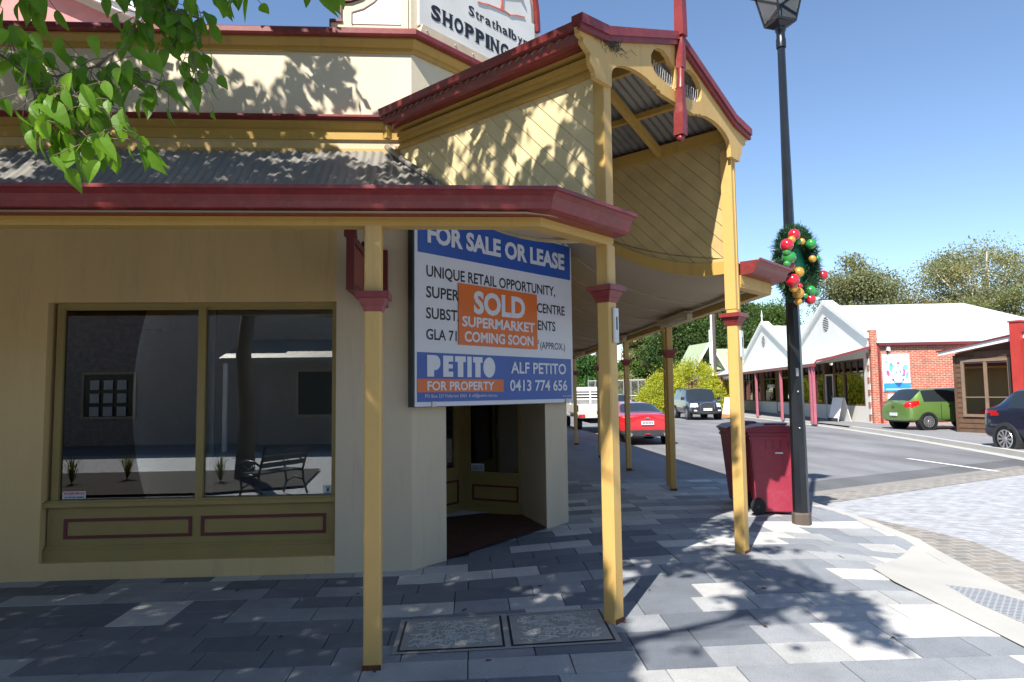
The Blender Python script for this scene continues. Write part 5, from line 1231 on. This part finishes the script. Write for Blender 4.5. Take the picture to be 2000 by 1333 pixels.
b = MB(ST); b.rectframe(wx0-.06, wx1+.06, -.07, -.02, wz0-.04, wz1+.04, .09); xm = (wx0+wx1)/2; b.box(xm-.05, xm+.05, -.06, -.02, wz0+.05, wz1-.05)
for (a, c) in ((wx0+.03, xm-.05), (xm+.05, wx1-.03)): b.box(a, c, -.05, -.02, 1.17, 1.205)
wd = b.build('window', mat('grey_brown_frame', (.22, .15, .10), .6), sd); b = MB(ST); b.box(wx0, wx1, -.035, -.03, wz0, wz1); b.build('pane', glassmat('mirror_glass', 5.0, (.12, .12, .12)), wd)
b = MB(ST); b.box(wx0, wx1, .02, .03, wz0, wz1); b.build('blind', DARK, wd)
b = MB(ST)
b.prism([(-.35, 2.60), (LW, 3.16), (LW, 3.33), (-.35, 2.72)], -.30, -.26, 'xz'); b.build('barge_board', WHITE, sd)
b = MB(ST); b.prism([(-.38, 2.722), (LW, 3.335), (LW, 3.375), (-.38, 2.76)], -.36, 4, 'xz'); b.build('roof', MAR, sd)
rp_ = thing('red_pier', 'tall red painted pier at the right end of the weatherboard shed', 'pier', tuple(ST @ Vector((2.3, -.2, 0))))
b = MB(ST); b.box(2.12, 2.42, -.45, -.1, 0, 3.5); b.box(2.09, 2.45, -.48, -.07, 3.5, 3.55); b.build('shaft', mat('red_painted_brick', (.42, .04, .03), .5, bump=.3), rp_)
# ------------------------------------------------------------------ utility pole, far house, fence
up = thing('utility_pole', 'grey steel and timber utility pole behind the tall porch post', 'pole', (18.9, 52, .1))
pp_ = PX(1398, 800, 53); b = MB(); b.tube([(pp_.x, pp_.y, 0), (pp_.x, pp_.y, 9)], .2, 10, ); b.build('shaft', mat('dark_pole', (.08, .065, .055), .8), up)
b = MB(); b.tube([(pp_.x-.19, pp_.y-.14, 0), (pp_.x-.19, pp_.y-.14, 9)], .07, 8); b.build('steel_channel', WHITE, up)
fh = thing('gabled_cottage', 'cottage with a green iron roof and white finial behind the golden conifers', 'house', (24, 60, 0))
p = PX(1357, 760, 62); FT = frame((p.x, p.y, 0), (1, .1))
b = MB(FT); b.box(0, 9, 0, 8, 0, 3.4); b.build('wall', BRICK, fh)
b = MB(FT); b.box(-.1, 9, -.08, -.001, 2.6, 3.1); b.build('wall_band', WHITE, fh)
b = MB(FT); b.add([(1, -1, 3.5), (9.5, -1, 3.5), (9.5, 3, 5.6), (1, 3, 5.6), (-.6, -1.3, 3.3), (.9, -1.3, 5.9), (2.4, -1.3, 3.3), (.9, 3, 5.9), (-.6, 3, 3.3), (2.4, 3, 3.3)], [(0, 1, 2, 3), (4, 5, 7, 8), (5, 6, 9, 7)]); b.build('roof', mat('green_roof_iron', (.36, .42, .26), .5), fh, fix=False)
b = MB(FT)
for s in (-1, 1):
    pts = [(.9, 5.7), (.9+s*1.5, 3.3)]; b.prism(pts+[(x, z+.3) for x, z in pts[::-1]], -1.45, -1.35, 'xz')
b.box(.86, .94, -1.45, -1.37, 4.0, 7.0); b.build('barge_board', WHITE, fh)
oh = thing('tiled_house', 'orange tiled roof of a distant house beyond the wire fence', 'house', (18, 88, 0)); p = PX(1252, 770, 88)
b = MB(); b.box(p.x-4, p.x+3, 86, 94, 0, 2.6); b.build('wall', CREAM, oh); b = MB(); b.add([(p.x-5, 85, 2.5), (p.x+4, 85, 2.5), (p.x+4, 95, 2.5), (p.x-5, 95, 2.5), (p.x-.5, 89, 4.2), (p.x+.3, 91, 4.2)], [(0, 1, 4), (1, 2, 5, 4), (2, 3, 5), (3, 0, 4, 5)]); b.build('roof', mat('orange_tiles', (.42, .16, .07), .8), oh)
fn = thing('wire_fence', 'tall grey wire mesh fence at the bend of the street', 'fence', (12, 60, 0))
pa, pb_ = PX(1150, 790, 60), PX(1262, 790, 58)
b = MB()
for k in range(9):
    t = k/8; x, y = pa.x+(pb_.x-pa.x)*t, pa.y+(pb_.y-pa.y)*t; b.tube([(x, y, 0), (x, y, 2.7)], .05, 6)
b.build('fence_post', STEEL, fn)
b = MB()
for z in (.1, 1.3, 2.6): b.tube([(pa.x, pa.y, z), (pb_.x, pb_.y, z)], .025, 5)
for k in range(64):
    t = k/63; x, y = pa.x+(pb_.x-pa.x)*t, pa.y+(pb_.y-pa.y)*t; b.tube([(x, y, 0.1), (x, y, 2.6)], .008, 4)
b.build('mesh', STEEL, fn)
g = random.Random(21); lf = None
FALL = mat('dry_leaf', (.10, .05, .025), .8, var=.4, scale=50)
for k, (x, y) in enumerate([(-.05, 5.15), (-1.25, 4.75), (-1.9, 5.9), (1.9, 4.5), (2.6, 4.25), (.55, 5.6), (-2.6, 4.9), (-3.2, 6.15), (1.35, 5.3), (2.2, 5.2), (-.9, 5.7), (.1, 4.2)]):
    b = MB(); a = g.uniform(0, 2*PI); L = g.uniform(.02, .034); z = gz(x, y)+.004
    c, s = math.cos(a), math.sin(a); V = [(-1, 0, .002), (-.3, .45, .009), (.5, .3, .006), (1, 0, .012), (.4, -.35, .004), (-.3, -.4, .010), (0, 0, .002)]
    b.add([(x+(p*c-q*s)*L, y+(p*s+q*c)*L, z+r) for p, q, r in V], [(0, 6, 1), (1, 6, 2), (2, 6, 3), (3, 6, 4), (4, 6, 5), (5, 6, 0)])
    tag(b.build('fallen_leaf', FALL, fix=False), 'small dry brown leaf lying on the granite paving', 'leaf', 'fallen leaves on the paving')
#@@TREES
# ------------------------------------------------------------------ vegetation
def cloud(name, C, size, mt, parent, seed, aspect=.6, shade=None, droop=0):
    rs = np.random.RandomState(seed); N = len(C); C = np.asarray(C, float)
    a = rs.normal(size=(N, 3)); a[:, 2] -= droop; a /= np.linalg.norm(a, axis=1)[:, None]
    c = rs.normal(size=(N, 3)); s = np.cross(a, c); s /= np.linalg.norm(s, axis=1)[:, None]
    sz = size*rs.uniform(.6, 1.3, (N, 1)); A = a*sz; B_ = s*sz*aspect*.5
    V = np.stack([C-A*.5, C+B_, C+A*.5, C-B_], 1).reshape(-1, 3)
    if parent is not None and parent.name in WM:
        I = np.array(WM[parent.name].inverted()); V = V @ I[:3, :3].T+I[:3, 3]
    me = bpy.data.meshes.new(name); me.vertices.add(4*N); me.vertices.foreach_set('co', V.ravel())
    me.loops.add(4*N); me.loops.foreach_set('vertex_index', np.arange(4*N, dtype=np.int32)); me.polygons.add(N)
    me.polygons.foreach_set('loop_start', np.arange(0, 4*N, 4, dtype=np.int32)); me.polygons.foreach_set('loop_total', np.full(N, 4, dtype=np.int32))
    me.materials.append(mt); me.update(calc_edges=True)
    at = me.attributes.new('shade', 'FLOAT', 'FACE'); at.data.foreach_set('value', (shade if shade is not None else rs.uniform(-.15, .25, N)).astype(float))
    o = bpy.data.objects.new(name, me); col.objects.link(o)
    if parent is not None: o.parent = parent
    return o
def far_tree(name, label, x, y, h, w, mt, seed, leaf=.3, nc=26, per=230, cz=.62, rh=.40, limbs=None, trunk=BARK, group='trees beyond the street', sparse=1.0, cr=.17):
    rs = np.random.RandomState(seed); o = thing(name, label, 'tree', (x, y, 0), 0, group)
    pts = []; sh = []; cs = []
    for k in range(nc):
        while True:
            p = rs.uniform(-1, 1, 3)
            if .35 < np.linalg.norm(p) < 1: break
        c = np.array([x+p[0]*w*.5*.82, y+p[1]*w*.4, h*cz+p[2]*h*rh*.85]); r = w*cr*rs.uniform(.7, 1.3); cs.append(c)
        n = int(per*sparse*2.3); q = np.clip(rs.normal(size=(n, 3)), -1.9, 1.9)*r*np.array([.6, .6, .40])+c; pts.append(q); sh.append(np.full(n, rs.uniform(-.22, .22))+rs.uniform(-.1, .1, n))
    cloud('crown', np.concatenate(pts), leaf*.62, mt, o, seed+1, .7, np.concatenate(sh), .3)
    b = MB(); b.tube([(x, y, -.1), (x+w*.01, y, h*.3), (x-w*.02, y, h*.55), (x, y, h*.8)], [w*.035, w*.028, w*.018, w*.006], 8)
    for c in cs[::2 if limbs is None else 1]:
        zb = h*(.22+.3*rs.rand()); mid = np.array([x+(c[0]-x)*.45, y+(c[1]-y)*.45, zb+(c[2]-zb)*.6])
        b.tube([(x, y, zb), tuple(mid), tuple(c)], [w*.016, w*.010, w*.004], 5)
    b.build('trunk', trunk, o, smooth=True); return o
EUC = leafmat('eucalypt_leaf', (.25, .275, .15), .42, .22, scale=.25); PINE = leafmat('dark_evergreen_leaf', (.07, .13, .035), .38, .3, scale=.3); MID = leafmat('bright_green_leaf', (.12, .21, .05), .42, .3, scale=.3)
GOLD = leafmat('golden_conifer', (.42, .47, .045), .4, .25, scale=.9); OLV = leafmat('olive_leaf', (.23, .26, .12), .42, .22, scale=.3); BRN = leafmat('bronze_leaf', (.22, .19, .085), .42, .22, scale=.3)
def TP(px, d): p = PX(px, 765, d); return p.x, p.y
def ht(py, d, px=1500): return PX(px, py, d).z
specs = [ # name,label,px,top,width px,dist,mat,kw
 ('eucalypt_tree', 'rounded grey green gum tree rising behind the pale shop roof', 1688, 488, 165, 78, EUC, dict(nc=60, per=330, leaf=.40, trunk=PBARK, cz=.6, rh=.42)),
 ('eucalypt_tree', 'tall open gum tree with pale forked limbs at the right edge', 1935, 458, 250, 84, EUC, dict(nc=42, per=300, leaf=.40, trunk=PBARK, cz=.68, rh=.33, limbs=1, cr=.13)),
 ('eucalypt_tree', 'low bronze tipped gum behind the middle of the pale roof', 1800, 555, 150, 80, BRN, dict(nc=34, per=260, leaf=.38, trunk=PBARK)),
 ('eucalypt_tree', 'grey green gum between the round gum and the bronze one', 1755, 572, 120, 86, EUC, dict(nc=30, per=260, leaf=.38, trunk=PBARK)),
 ('eucalypt_tree', 'low olive gum behind the hip end of the pale roof', 1890, 568, 150, 76, OLV, dict(nc=34, per=260, leaf=.38, trunk=PBARK)),
 ('eucalypt_tree', 'olive gum whose crown meets the red pier at the right edge', 1985, 560, 110, 72, OLV, dict(nc=28, per=260, leaf=.36, trunk=PBARK)),
 ('small_tree', 'thin sparse tree just behind the white chimney', 1612, 590, 60, 70, EUC, dict(nc=14, per=120, leaf=.3)),
 ('pine_tree', 'bright green bushy pine directly above the white gable with the finial', 1500, 580, 130, 88, MID, dict(nc=40, per=330, leaf=.42)),
 ('pine_tree', 'dark green pine behind the utility pole', 1400, 560, 150, 80, PINE, dict(nc=46, per=360, leaf=.42)),
 ('pine_tree', 'tall dark pine behind the round downpipe', 1325, 590, 150, 76, PINE, dict(nc=46, per=360, leaf=.4)),
 ('pine_tree', 'loose olive pine seen between the second and third verandah posts', 1268, 640, 95, 82, OLV, dict(nc=34, per=300, leaf=.4)),
 ('leafy_tree', 'pale green tree above the wire fence', 1228, 700, 70, 78, MID, dict(nc=26, per=260, leaf=.36)),
 ('leafy_tree', 'deep green tree framed between the sign and the farthest posts', 1150, 690, 90, 80, mat and leafmat('deep_green_leaf', (.06, .16, .03), .2, .4, scale=.5), dict(nc=36, per=320, leaf=.38)),
 ('leafy_tree', 'low olive shrub tree beside the orange tiled roof', 1215, 728, 70, 66, OLV, dict(nc=20, per=240, leaf=.3)),
 ('pine_tree', 'dark evergreen filling the gap behind the golden conifers', 1450, 610, 110, 75, PINE, dict(nc=34, per=300, leaf=.4)),
]
for i, (nm, lb, px, top, wpx, d, mt_, kw) in enumerate(specs):
    x, y = TP(px, d); far_tree(nm, lb, x, y, ht(top, d, px), wpx*d/1350, mt_, 40+i*7, **kw)
# golden conifers: dense rounded mounds
for i, (px, top, wpx, d, lb) in enumerate([(1300, 722, 84, 51, 'golden conifer mound at the left, widest and nearest the fence'), (1352, 698, 110, 53, 'tallest golden conifer mound below the cottage finial'), (1400, 738, 80, 50, 'golden conifer mound behind the dark four wheel drive and the utility pole'), (1270, 755, 46, 50, 'small golden conifer at the foot of the left mound')]):
    x, y = TP(px, d); h = ht(top, d, px); w_ = wpx*d/1350; rs = np.random.RandomState(90+i)
    o = thing('golden_conifer', lb, 'conifer', (x, y, 0), 0, 'golden conifers')
    P_ = []; Sh = []
    for k in range(70):
        th, cz_ = rs.uniform(0, 2*PI), rs.uniform(0, 1); r = math.sqrt(max(0, 1-cz_**2.6))
        c = np.array([x+math.cos(th)*r*w_*.43, y+math.sin(th)*r*w_*.43, .25+cz_*(h-.7)]); n = 190
        P_.append(rs.normal(size=(n, 3))*np.array([.24, .24, .26])+c); Sh.append(np.full(n, rs.uniform(-.2, .25)))
    cloud('crown', np.concatenate(P_), .15, GOLD, o, 300+i, .45, np.concatenate(Sh), -1.0)
    b = MB(); b.tube([(x, y, 0), (x, y, h*.6)], [.14, .05], 8); b.build('trunk', BARK, o)
# ---- shade tree over the footpath (crown above and behind the camera)
kx, ky = .394*.839/.839, .741
kx = math.sin(SUN_AZ)/math.tan(SUN_EL); ky = math.cos(SUN_AZ)/math.tan(SUN_EL)
LEAF = leafmat('shade_tree_leaf', (.085, .19, .022), .42, .3, scale=3)
tx, ty = -4.3, -.6
tree = thing('shade_tree', 'broad leafed street tree whose leafy branches hang into the top left of the view', 'tree', (tx, ty, 0))
rs = np.random.RandomState(5)
def vnoise(x, y, s, seed):
    r = np.random.RandomState(seed).rand(64, 64); u, v = x/s, y/s; i, j = np.floor(u).astype(int), np.floor(v).astype(int); a, c = u-i, v-j; a = a*a*(3-2*a); c = c*c*(3-2*c)
    g_ = lambda p, q: r[p % 64, q % 64]
    return (g_(i, j)*(1-a)+g_(i+1, j)*a)*(1-c)+(g_(i, j+1)*(1-a)+g_(i+1, j+1)*a)*c
def dens(sx, sy):
    n1 = vnoise(sx, sy, .75, 1); n2 = vnoise(sx, sy, .28, 2); n3 = vnoise(sx, sy, 1.6, 3)
    nn = .5*n1+.3*n2+.2*n3
    d = np.zeros_like(sx)
    # footpath in front of the shop: deep shade with a few flecks
    m1 = (sy < 6.6) & (sx < .9+.15*(sy-4)); d = np.where(m1, np.clip((nn-.145+.04*(.2-sx))*5, .0, 1)*1.0, d)
    # verandah roof
    m2 = (sy >= 6.6) & (sy < 9.3) & (sx < .6); d = np.where(m2, np.clip((nn-.26)*5, 0, 1)*.9, d)
    # upper wall
    m3 = (sy >= 9.3) & (sx < 1.6); d = np.where(m3, np.clip((nn-.37+.06*(-sx-.2))*6, 0, 1)*.55, d)
    # porch side wall and its gutter
    m4 = (sy >= 6.3) & (sy < 9.5) & (sx >= .6) & (sx < 3.0); d = np.where(m4, np.clip((nn-.46)*6, 0, 1)*.55, d)
    # sunny footpath on the right: scattered blobs
    m5 = (sy < 6.9) & (sx >= .9+.15*(sy-4)) & (sx < 2.9-.35*abs(sy-5.0)) & (sy > 3.6); d = np.where(m5, np.clip((nn-.55)*7, 0, 1)*.6, d)
    d = np.where((abs(sx-.02) < .6) & (abs(sy-3.2) < .5), 0, d)
    return d
N = 125000
sx = rs.uniform(-9, 3.4, N); sy = rs.uniform(3.45, 10.8, N)
keep = rs.rand(N) < dens(sx, sy); sx, sy = sx[keep], sy[keep]; n = len(sx)
zlo = np.maximum(4.6, (1.6+.62*(sy)+.5)/(1+.62*ky)); z = zlo+rs.rand(n)**1.3*(8.6-zlo)
cl = rs.normal(size=(n, 3))*.03
C = np.stack([sx-kx*z, sy-ky*z, z], 1)+cl
ok = C[:, 2] > 1.6+.66*np.maximum(C[:, 1], 0)+.25
C = C[ok]
cloud('crown', C, .125, LEAF, tree, 6, .75, rs.uniform(-.1, .35, len(C)), .5)
b = MB()
b.tube([(tx, ty, -.1), (tx+.05, ty, 1.2), (tx-.03, ty+.05, 2.4), (tx+.1, ty+.1, 3.6)], [.19, .155, .14, .12], 12)
for (ex, ey, ez, r) in ((-1.0, .6, 6.6, .07), (-2.8, 2.6, 6.9, .06), (-6.5, 1.0, 6.8, .07), (-5.5, -2.2, 7.2, .06), (-2.0, -1.6, 7.4, .07), (-.2, -.6, 6.9, .05), (-4.4, 1.9, 7.6, .06)):
    m_ = (tx+(ex-tx)*.5+rnd.uniform(-.3, .3), ty+(ey-ty)*.45, 3.6+(ez-3.6)*.6)
    b.tube([(tx+.1, ty+.1, 3.5), m_, (ex, ey, ez)], [.09, r, .02], 8)
    for k in range(5):
        t = rnd.uniform(.4, 1); s = Vector(m_).lerp(Vector((ex, ey, ez)), t); b.tube([s, s+Vector((rnd.uniform(-.9, .9), rnd.uniform(-.9, .9), rnd.uniform(.0, .8)))], [.02, .006], 5)
b.tube([(tx+.05, ty+.1, 3.2), (-3.2, .6, 3.2), (-2.0, 1.3, 2.85), (-1.35, 1.62, 2.5)], [.06, .035, .02, .012], 8)
b.build('trunk', BARK, tree, smooth=True)
# hanging branch: individually shaped leaves
def leafshape(b, base, tipd, nrm, L, wd, sh, shl, fold=.25):
    t = tipd.normalized(); s = t.cross(nrm).normalized(); n_ = s.cross(t)
    prof = [(0, .0), (.06, .24), (.2, .43), (.38, .5), (.58, .40), (.78, .22), (.92, .08), (1.0, 0)]; bk = g.uniform(-.1, .5); fold = g.uniform(.05, .5); wd *= g.uniform(.8, 1.15)
    V = []; 
    for (u, w_) in prof:
        bend = -n_*L*bk*u*u+s*L*.04*math.sin(u*5); c = base+t*L*u+bend
        V += [c, c+s*w_*wd+n_*w_*wd*fold, c-s*w_*wd+n_*w_*wd*fold]
    F = []
    for i in range(len(prof)-1):
        F += [(i*3, i*3+1, (i+1)*3+1, (i+1)*3), (i*3, (i+1)*3, (i+1)*3+2, i*3+2)]
    b.add(V, F); shl += [sh]*len(F)
g = random.Random(11)
def spray(name, tw, nl, L, d, parent, mt_, spread, shr):
    b = MB(); tb = MB(); sl_ = []
    for (pts, cnt) in tw:
        P3 = [PX(x, y, d+dz) for x, y, dz in pts]; tb.tube(P3, [.0045]+[.0028]*(len(P3)-2)+[.0012], 6)
        for k in range(cnt):
            f = g.random()**.8*(len(P3)-1); i = min(int(f), len(P3)-2); p = P3[i].lerp(P3[i+1], f-i)
            off = (RT*g.gauss(0, spread)+UP*g.gauss(-.01, spread*.8)+fw*g.gauss(0, spread*.8)); q = p+off
            tb.tube([p, p.lerp(q, .5)+UP*.008, q], .0011, 4)
            tip = (-UP*g.uniform(.6, 1.2)+RT*g.gauss(.12, .38)+fw*g.gauss(0, .45)); nr = (-fw*g.uniform(.2, 1)+UP*g.uniform(0, .8)+RT*g.gauss(0, .6)).normalized()
            LL = L*g.uniform(.65, 1.2); leafshape(b, q, tip, nr, LL, LL*.56, g.uniform(*shr), sl_)
    o = b.build(name, mt_, parent, fix=False, smooth=False)
    at = o.data.attributes.new('shade', 'FLOAT', 'FACE'); at.data.foreach_set('value', sl_)
    tb.build('twig', BARK, parent, smooth=True)
LEAF2 = leafmat('near_leaf', (.15, .32, .025), .45, .28, .45, scale=9)
near = [([(-60, 70, 0), (45, 136, 0), (101, 168, -.02), (161, 196, -.03), (245, 228, -.05)], 34), ([(45, 136, 0), (110, 150, .03), (189, 130, .05), (262, 150, .06), (330, 175, .05)], 30),
        ([(101, 168, 0), (130, 215, 0), (150, 260, -.02), (165, 270, -.03)], 22), ([(-60, 60, .02), (10, 60, .02), (30, 100, .02)], 10), ([(45, 136, 0), (75, 200, 0), (95, 245, 0)], 14), ([(189, 130, .05), (215, 108, .05), (235, 96, .05)], 5), ([(245, 228, -.05), (215, 255, -.04), (205, 275, -.04)], 7)]
near = [(p_, int(c_*1.55)) for p_, c_ in near]
spray('leaf_spray', near, 0, .066, 1.72, tree, LEAF2, .046, (-.55, .35))
dark = [([(250, -60, 0), (275, 20, 0), (262, 60, 0)], 26), ([(300, -60, 0), (330, 20, 0), (350, 60, 0), (372, 105, 0), (395, 165, 0)], 44), ([(330, 20, 0), (385, 35, 0), (410, 75, 0)], 20), ([(330, -40, 0), (300, 20, 0), (310, 50, 0)], 18)]
spray('leaf_spray', dark, 0, .066, 2.05, tree, LEAF2, .035, (-.35, 0))  # spray hanging in shade; that shade is put into its darker leaf tones
fringe = [([(30, -60, 0), (60, -30, 0), (85, -5, 0)], 16), ([(400, -60, 0), (450, -30, 0), (480, -22, 0)], 18), ([(620, -60, 0), (650, -40, 0), (700, -70, 0)], 6), ([(0, -60, 0), (-20, 20, 0), (5, 40, 0)], 6)]
spray('leaf_spray', fringe, 0, .08, 1.9, tree, LEAF2, .03, (-.25, .1))
#@@BACK
# ------------------------------------------------------------------ what stands behind the camera and shows in the glass
bs = thing('brick_shop', 'brown brick building with an iron awning standing across the side street', 'building', (-10, -12, 0))
b = MB(); b.box(-26, -7.2, -18, -11.5, 0, 6.5); b.box(-7.0, 14, -18, -10.6, 0, 5.2); b.build('wall', BRICKD, bs)
b = MB(); b.add([(-7.4, -7.9, 2.75), (14, -7.9, 2.75), (14, -10.6, 3.5), (-7.4, -10.6, 3.5)], [(0, 1, 2, 3)]); b.box(-7.4, 14, -7.95, -7.85, 2.6, 2.75); b.build('awning', IRON, bs, fix=False)
for x in (-7.2, -3.6, 0, 3.6, 7.2):
    b = MB(); b.box(x-.06, x+.06, -8.0, -7.9, 0, 2.7); b.build('awning_post', WHITE, bs)
for (x0, x1, y_) in ((-5.8, -3.9, -10.6), (-3.2, -1.3, -10.6), (1, 4, -10.6), (-13.2, -11.4, -11.5)):
    b = MB(); b.rectframe(x0, x1, y_+.001, y_+.06, .9, 2.5, .08); wd = b.build('window', BEIGE, bs); b = MB(); b.box(x0+.08, x1-.08, y_+.002, y_+.012, .98, 2.42); b.build('pane', mat('dark_reflective_pane', (.03, .035, .04), .1) if 'dark_reflective_pane' not in bpy.data.materials else bpy.data.materials['dark_reflective_pane'], wd)
for k, x in enumerate((-12.9, -12.45, -12.0)):
    b = MB()
    for z in (1.0, 1.45, 1.9): b.box(x, x+.3, -11.43, -11.42, z, z+.32)
    b.build('notice', WHITE, bs)
b = MB(); b.flat([(-9.5, -2.2), (-3.2, -2.2), (-2.9, .6), (-4.2, 1.3), (-9.5, 1.3)], .05); struct(b.build('garden_soil', mat('bark_mulch', (.035, .027, .02), .95, var=.5, scale=12, bump=.8)))
C_ = []
for k in range(3):
    x, y = ((-6.6, -.9), (-7.3, -.3), (-4.6, -.2))[k]
    o = thing('grass_tuft', ['pale wispy tuft in the middle of the garden bed', 'pale wispy tuft at the far left of the garden bed', 'small wispy tuft nearest the tree trunk'][k], 'plant', (x, y, .05), 0, 'strappy plants in the garden bed')
    b = MB()
    for j in range(60):
        a = rnd.uniform(0, 2*PI); r = rnd.uniform(.05, .35); h = rnd.uniform(.25, .6); s = Vector((-math.sin(a), math.cos(a), 0))*.006
        p0 = Vector((x, y, .05)); p1 = p0+Vector((math.cos(a)*r*.4, math.sin(a)*r*.4, h*.7)); p2 = p0+Vector((math.cos(a)*r, math.sin(a)*r, h))
        b.add([p0-s, p0+s, p1+s, p1-s, p2], [(0, 1, 2, 3), (3, 2, 4)])
    b.build('blades', leafmat('tuft_leaf', (.18, .22, .08), .2, .3) if 'tuft_leaf' not in bpy.data.materials else bpy.data.materials['tuft_leaf'], o, fix=False)
# cast iron bench
bx, by, br = -3.12, 1.7, R_(-62)
bn = thing('park_bench', 'black cast iron and timber bench reflected in the right shop window pane', 'bench', (bx, by, gz(bx, by)), br)
T = Matrix.Translation((bx, by, gz(bx, by))) @ Matrix.Rotation(br, 4, 'Z') @ Matrix.Diagonal((.78, .85, .88, 1))
b = MB(T); [b.box(-.6, .6, -.22+k*.085, -.15+k*.085, .44, .47) for k in range(5)]; b.build('seat', BLACK, bn)
b = MB(T); [b.box(-.6, .6, .235+k*.03, .265+k*.03, .56+k*.11, .64+k*.11) for k in range(3)]; b.build('backrest', BLACK, bn)
for s in (-.62, .62):
    b = MB(T); b.tube([(s, -.27, 0), (s, -.2, .2), (s, -.24, .44), (s, -.28, .62), (s, -.1, .68), (s, .1, .66), (s, .22, .6)], .022, 6); b.tube([(s, .32, 0), (s, .22, .25), (s, .2, .45), (s, .28, .7), (s, .34, .92)], .022, 6); b.tube([(s, -.24, .43), (s, .2, .43)], .02, 6)
    b.tube([(s, -.2, .2), (s, 0, .3), (s, .22, .25)], .015, 6); b.tube([(s, -.2, .62), (s, -.05, .52), (s, .1, .6)], .012, 6); b.build('cast_end', BLACK, bn, smooth=True)
# ------------------------------------------------------------------ person across the street
pr = thing('person', 'person in white clothes walking under the far verandah behind the lamp post', 'person', (15.75, 32.9, .12), R_(200))
def skin(name, V, E, Rr, mt_, parent, T):
    me = bpy.data.meshes.new('sk'); me.from_pydata([tuple(T @ Vector(v)) for v in V], E, []); ob = bpy.data.objects.new('sk', me); col.objects.link(ob)
    md = ob.modifiers.new('k', 'SKIN')
    for v, r in zip(me.skin_vertices[0].data, Rr): v.radius = r if isinstance(r, tuple) else (r, r)
    me.skin_vertices[0].data[0].use_root = True; m2_ = ob.modifiers.new('s', 'SUBSURF'); m2_.levels = m2_.render_levels = 2
    dg = bpy.context.evaluated_depsgraph_get(); dg.update(); fm = bpy.data.meshes.new_from_object(ob.evaluated_get(dg)); bpy.data.objects.remove(ob)
    b = MB(); b.add([tuple(v.co) for v in fm.vertices], [tuple(p.vertices) for p in fm.polygons]); return b.build(name, mt_, parent, smooth=True)
T = Matrix.Translation((15.75, 32.9, .12)) @ Matrix.Rotation(R_(200), 4, 'Z')
V = [(0, 0, .95), (0, 0, 1.15), (0, 0, 1.38), (0, 0, 1.47), (0, .02, 1.60), (.09, 0, .9), (.10, .08, .5), (.10, -.04, .09), (.10, .1, .04), (-.09, 0, .9), (-.10, -.08, .5), (-.10, -.2, .12), (-.10, -.08, .05), (.19, 0, 1.38), (.24, -.03, 1.12), (.24, .06, .88), (.24, .09, .80), (-.19, 0, 1.38), (-.24, .04, 1.12), (-.24, .14, .90), (-.24, .17, .82)]
Ed = [(0, 1), (1, 2), (2, 3), (3, 4), (0, 5), (5, 6), (6, 7), (7, 8), (0, 9), (9, 10), (10, 11), (11, 12), (2, 13), (13, 14), (14, 15), (15, 16), (2, 17), (17, 18), (18, 19), (19, 20)]
Rr = [(.15, .11), (.14, .10), (.16, .10), .055, .10, .09, .062, .045, .035, .09, .062, .045, .035, .065, .048, .036, .04, .065, .048, .036, .04]
skin('body', V, Ed, Rr, mat('white_clothes', (.7, .7, .68), .8), pr, T)
b = MB(T); b.ball((0, .015, 1.66), .10, 12, sz=1.1); b.build('hair', mat('brown_hair', (.05, .03, .02), .7), pr, smooth=True)
b = MB(T); b.ball((0, .045, 1.62), .088, 12, sz=1.2); b.build('face', mat('skin_tone', (.5, .3, .2), .6), pr, smooth=True)
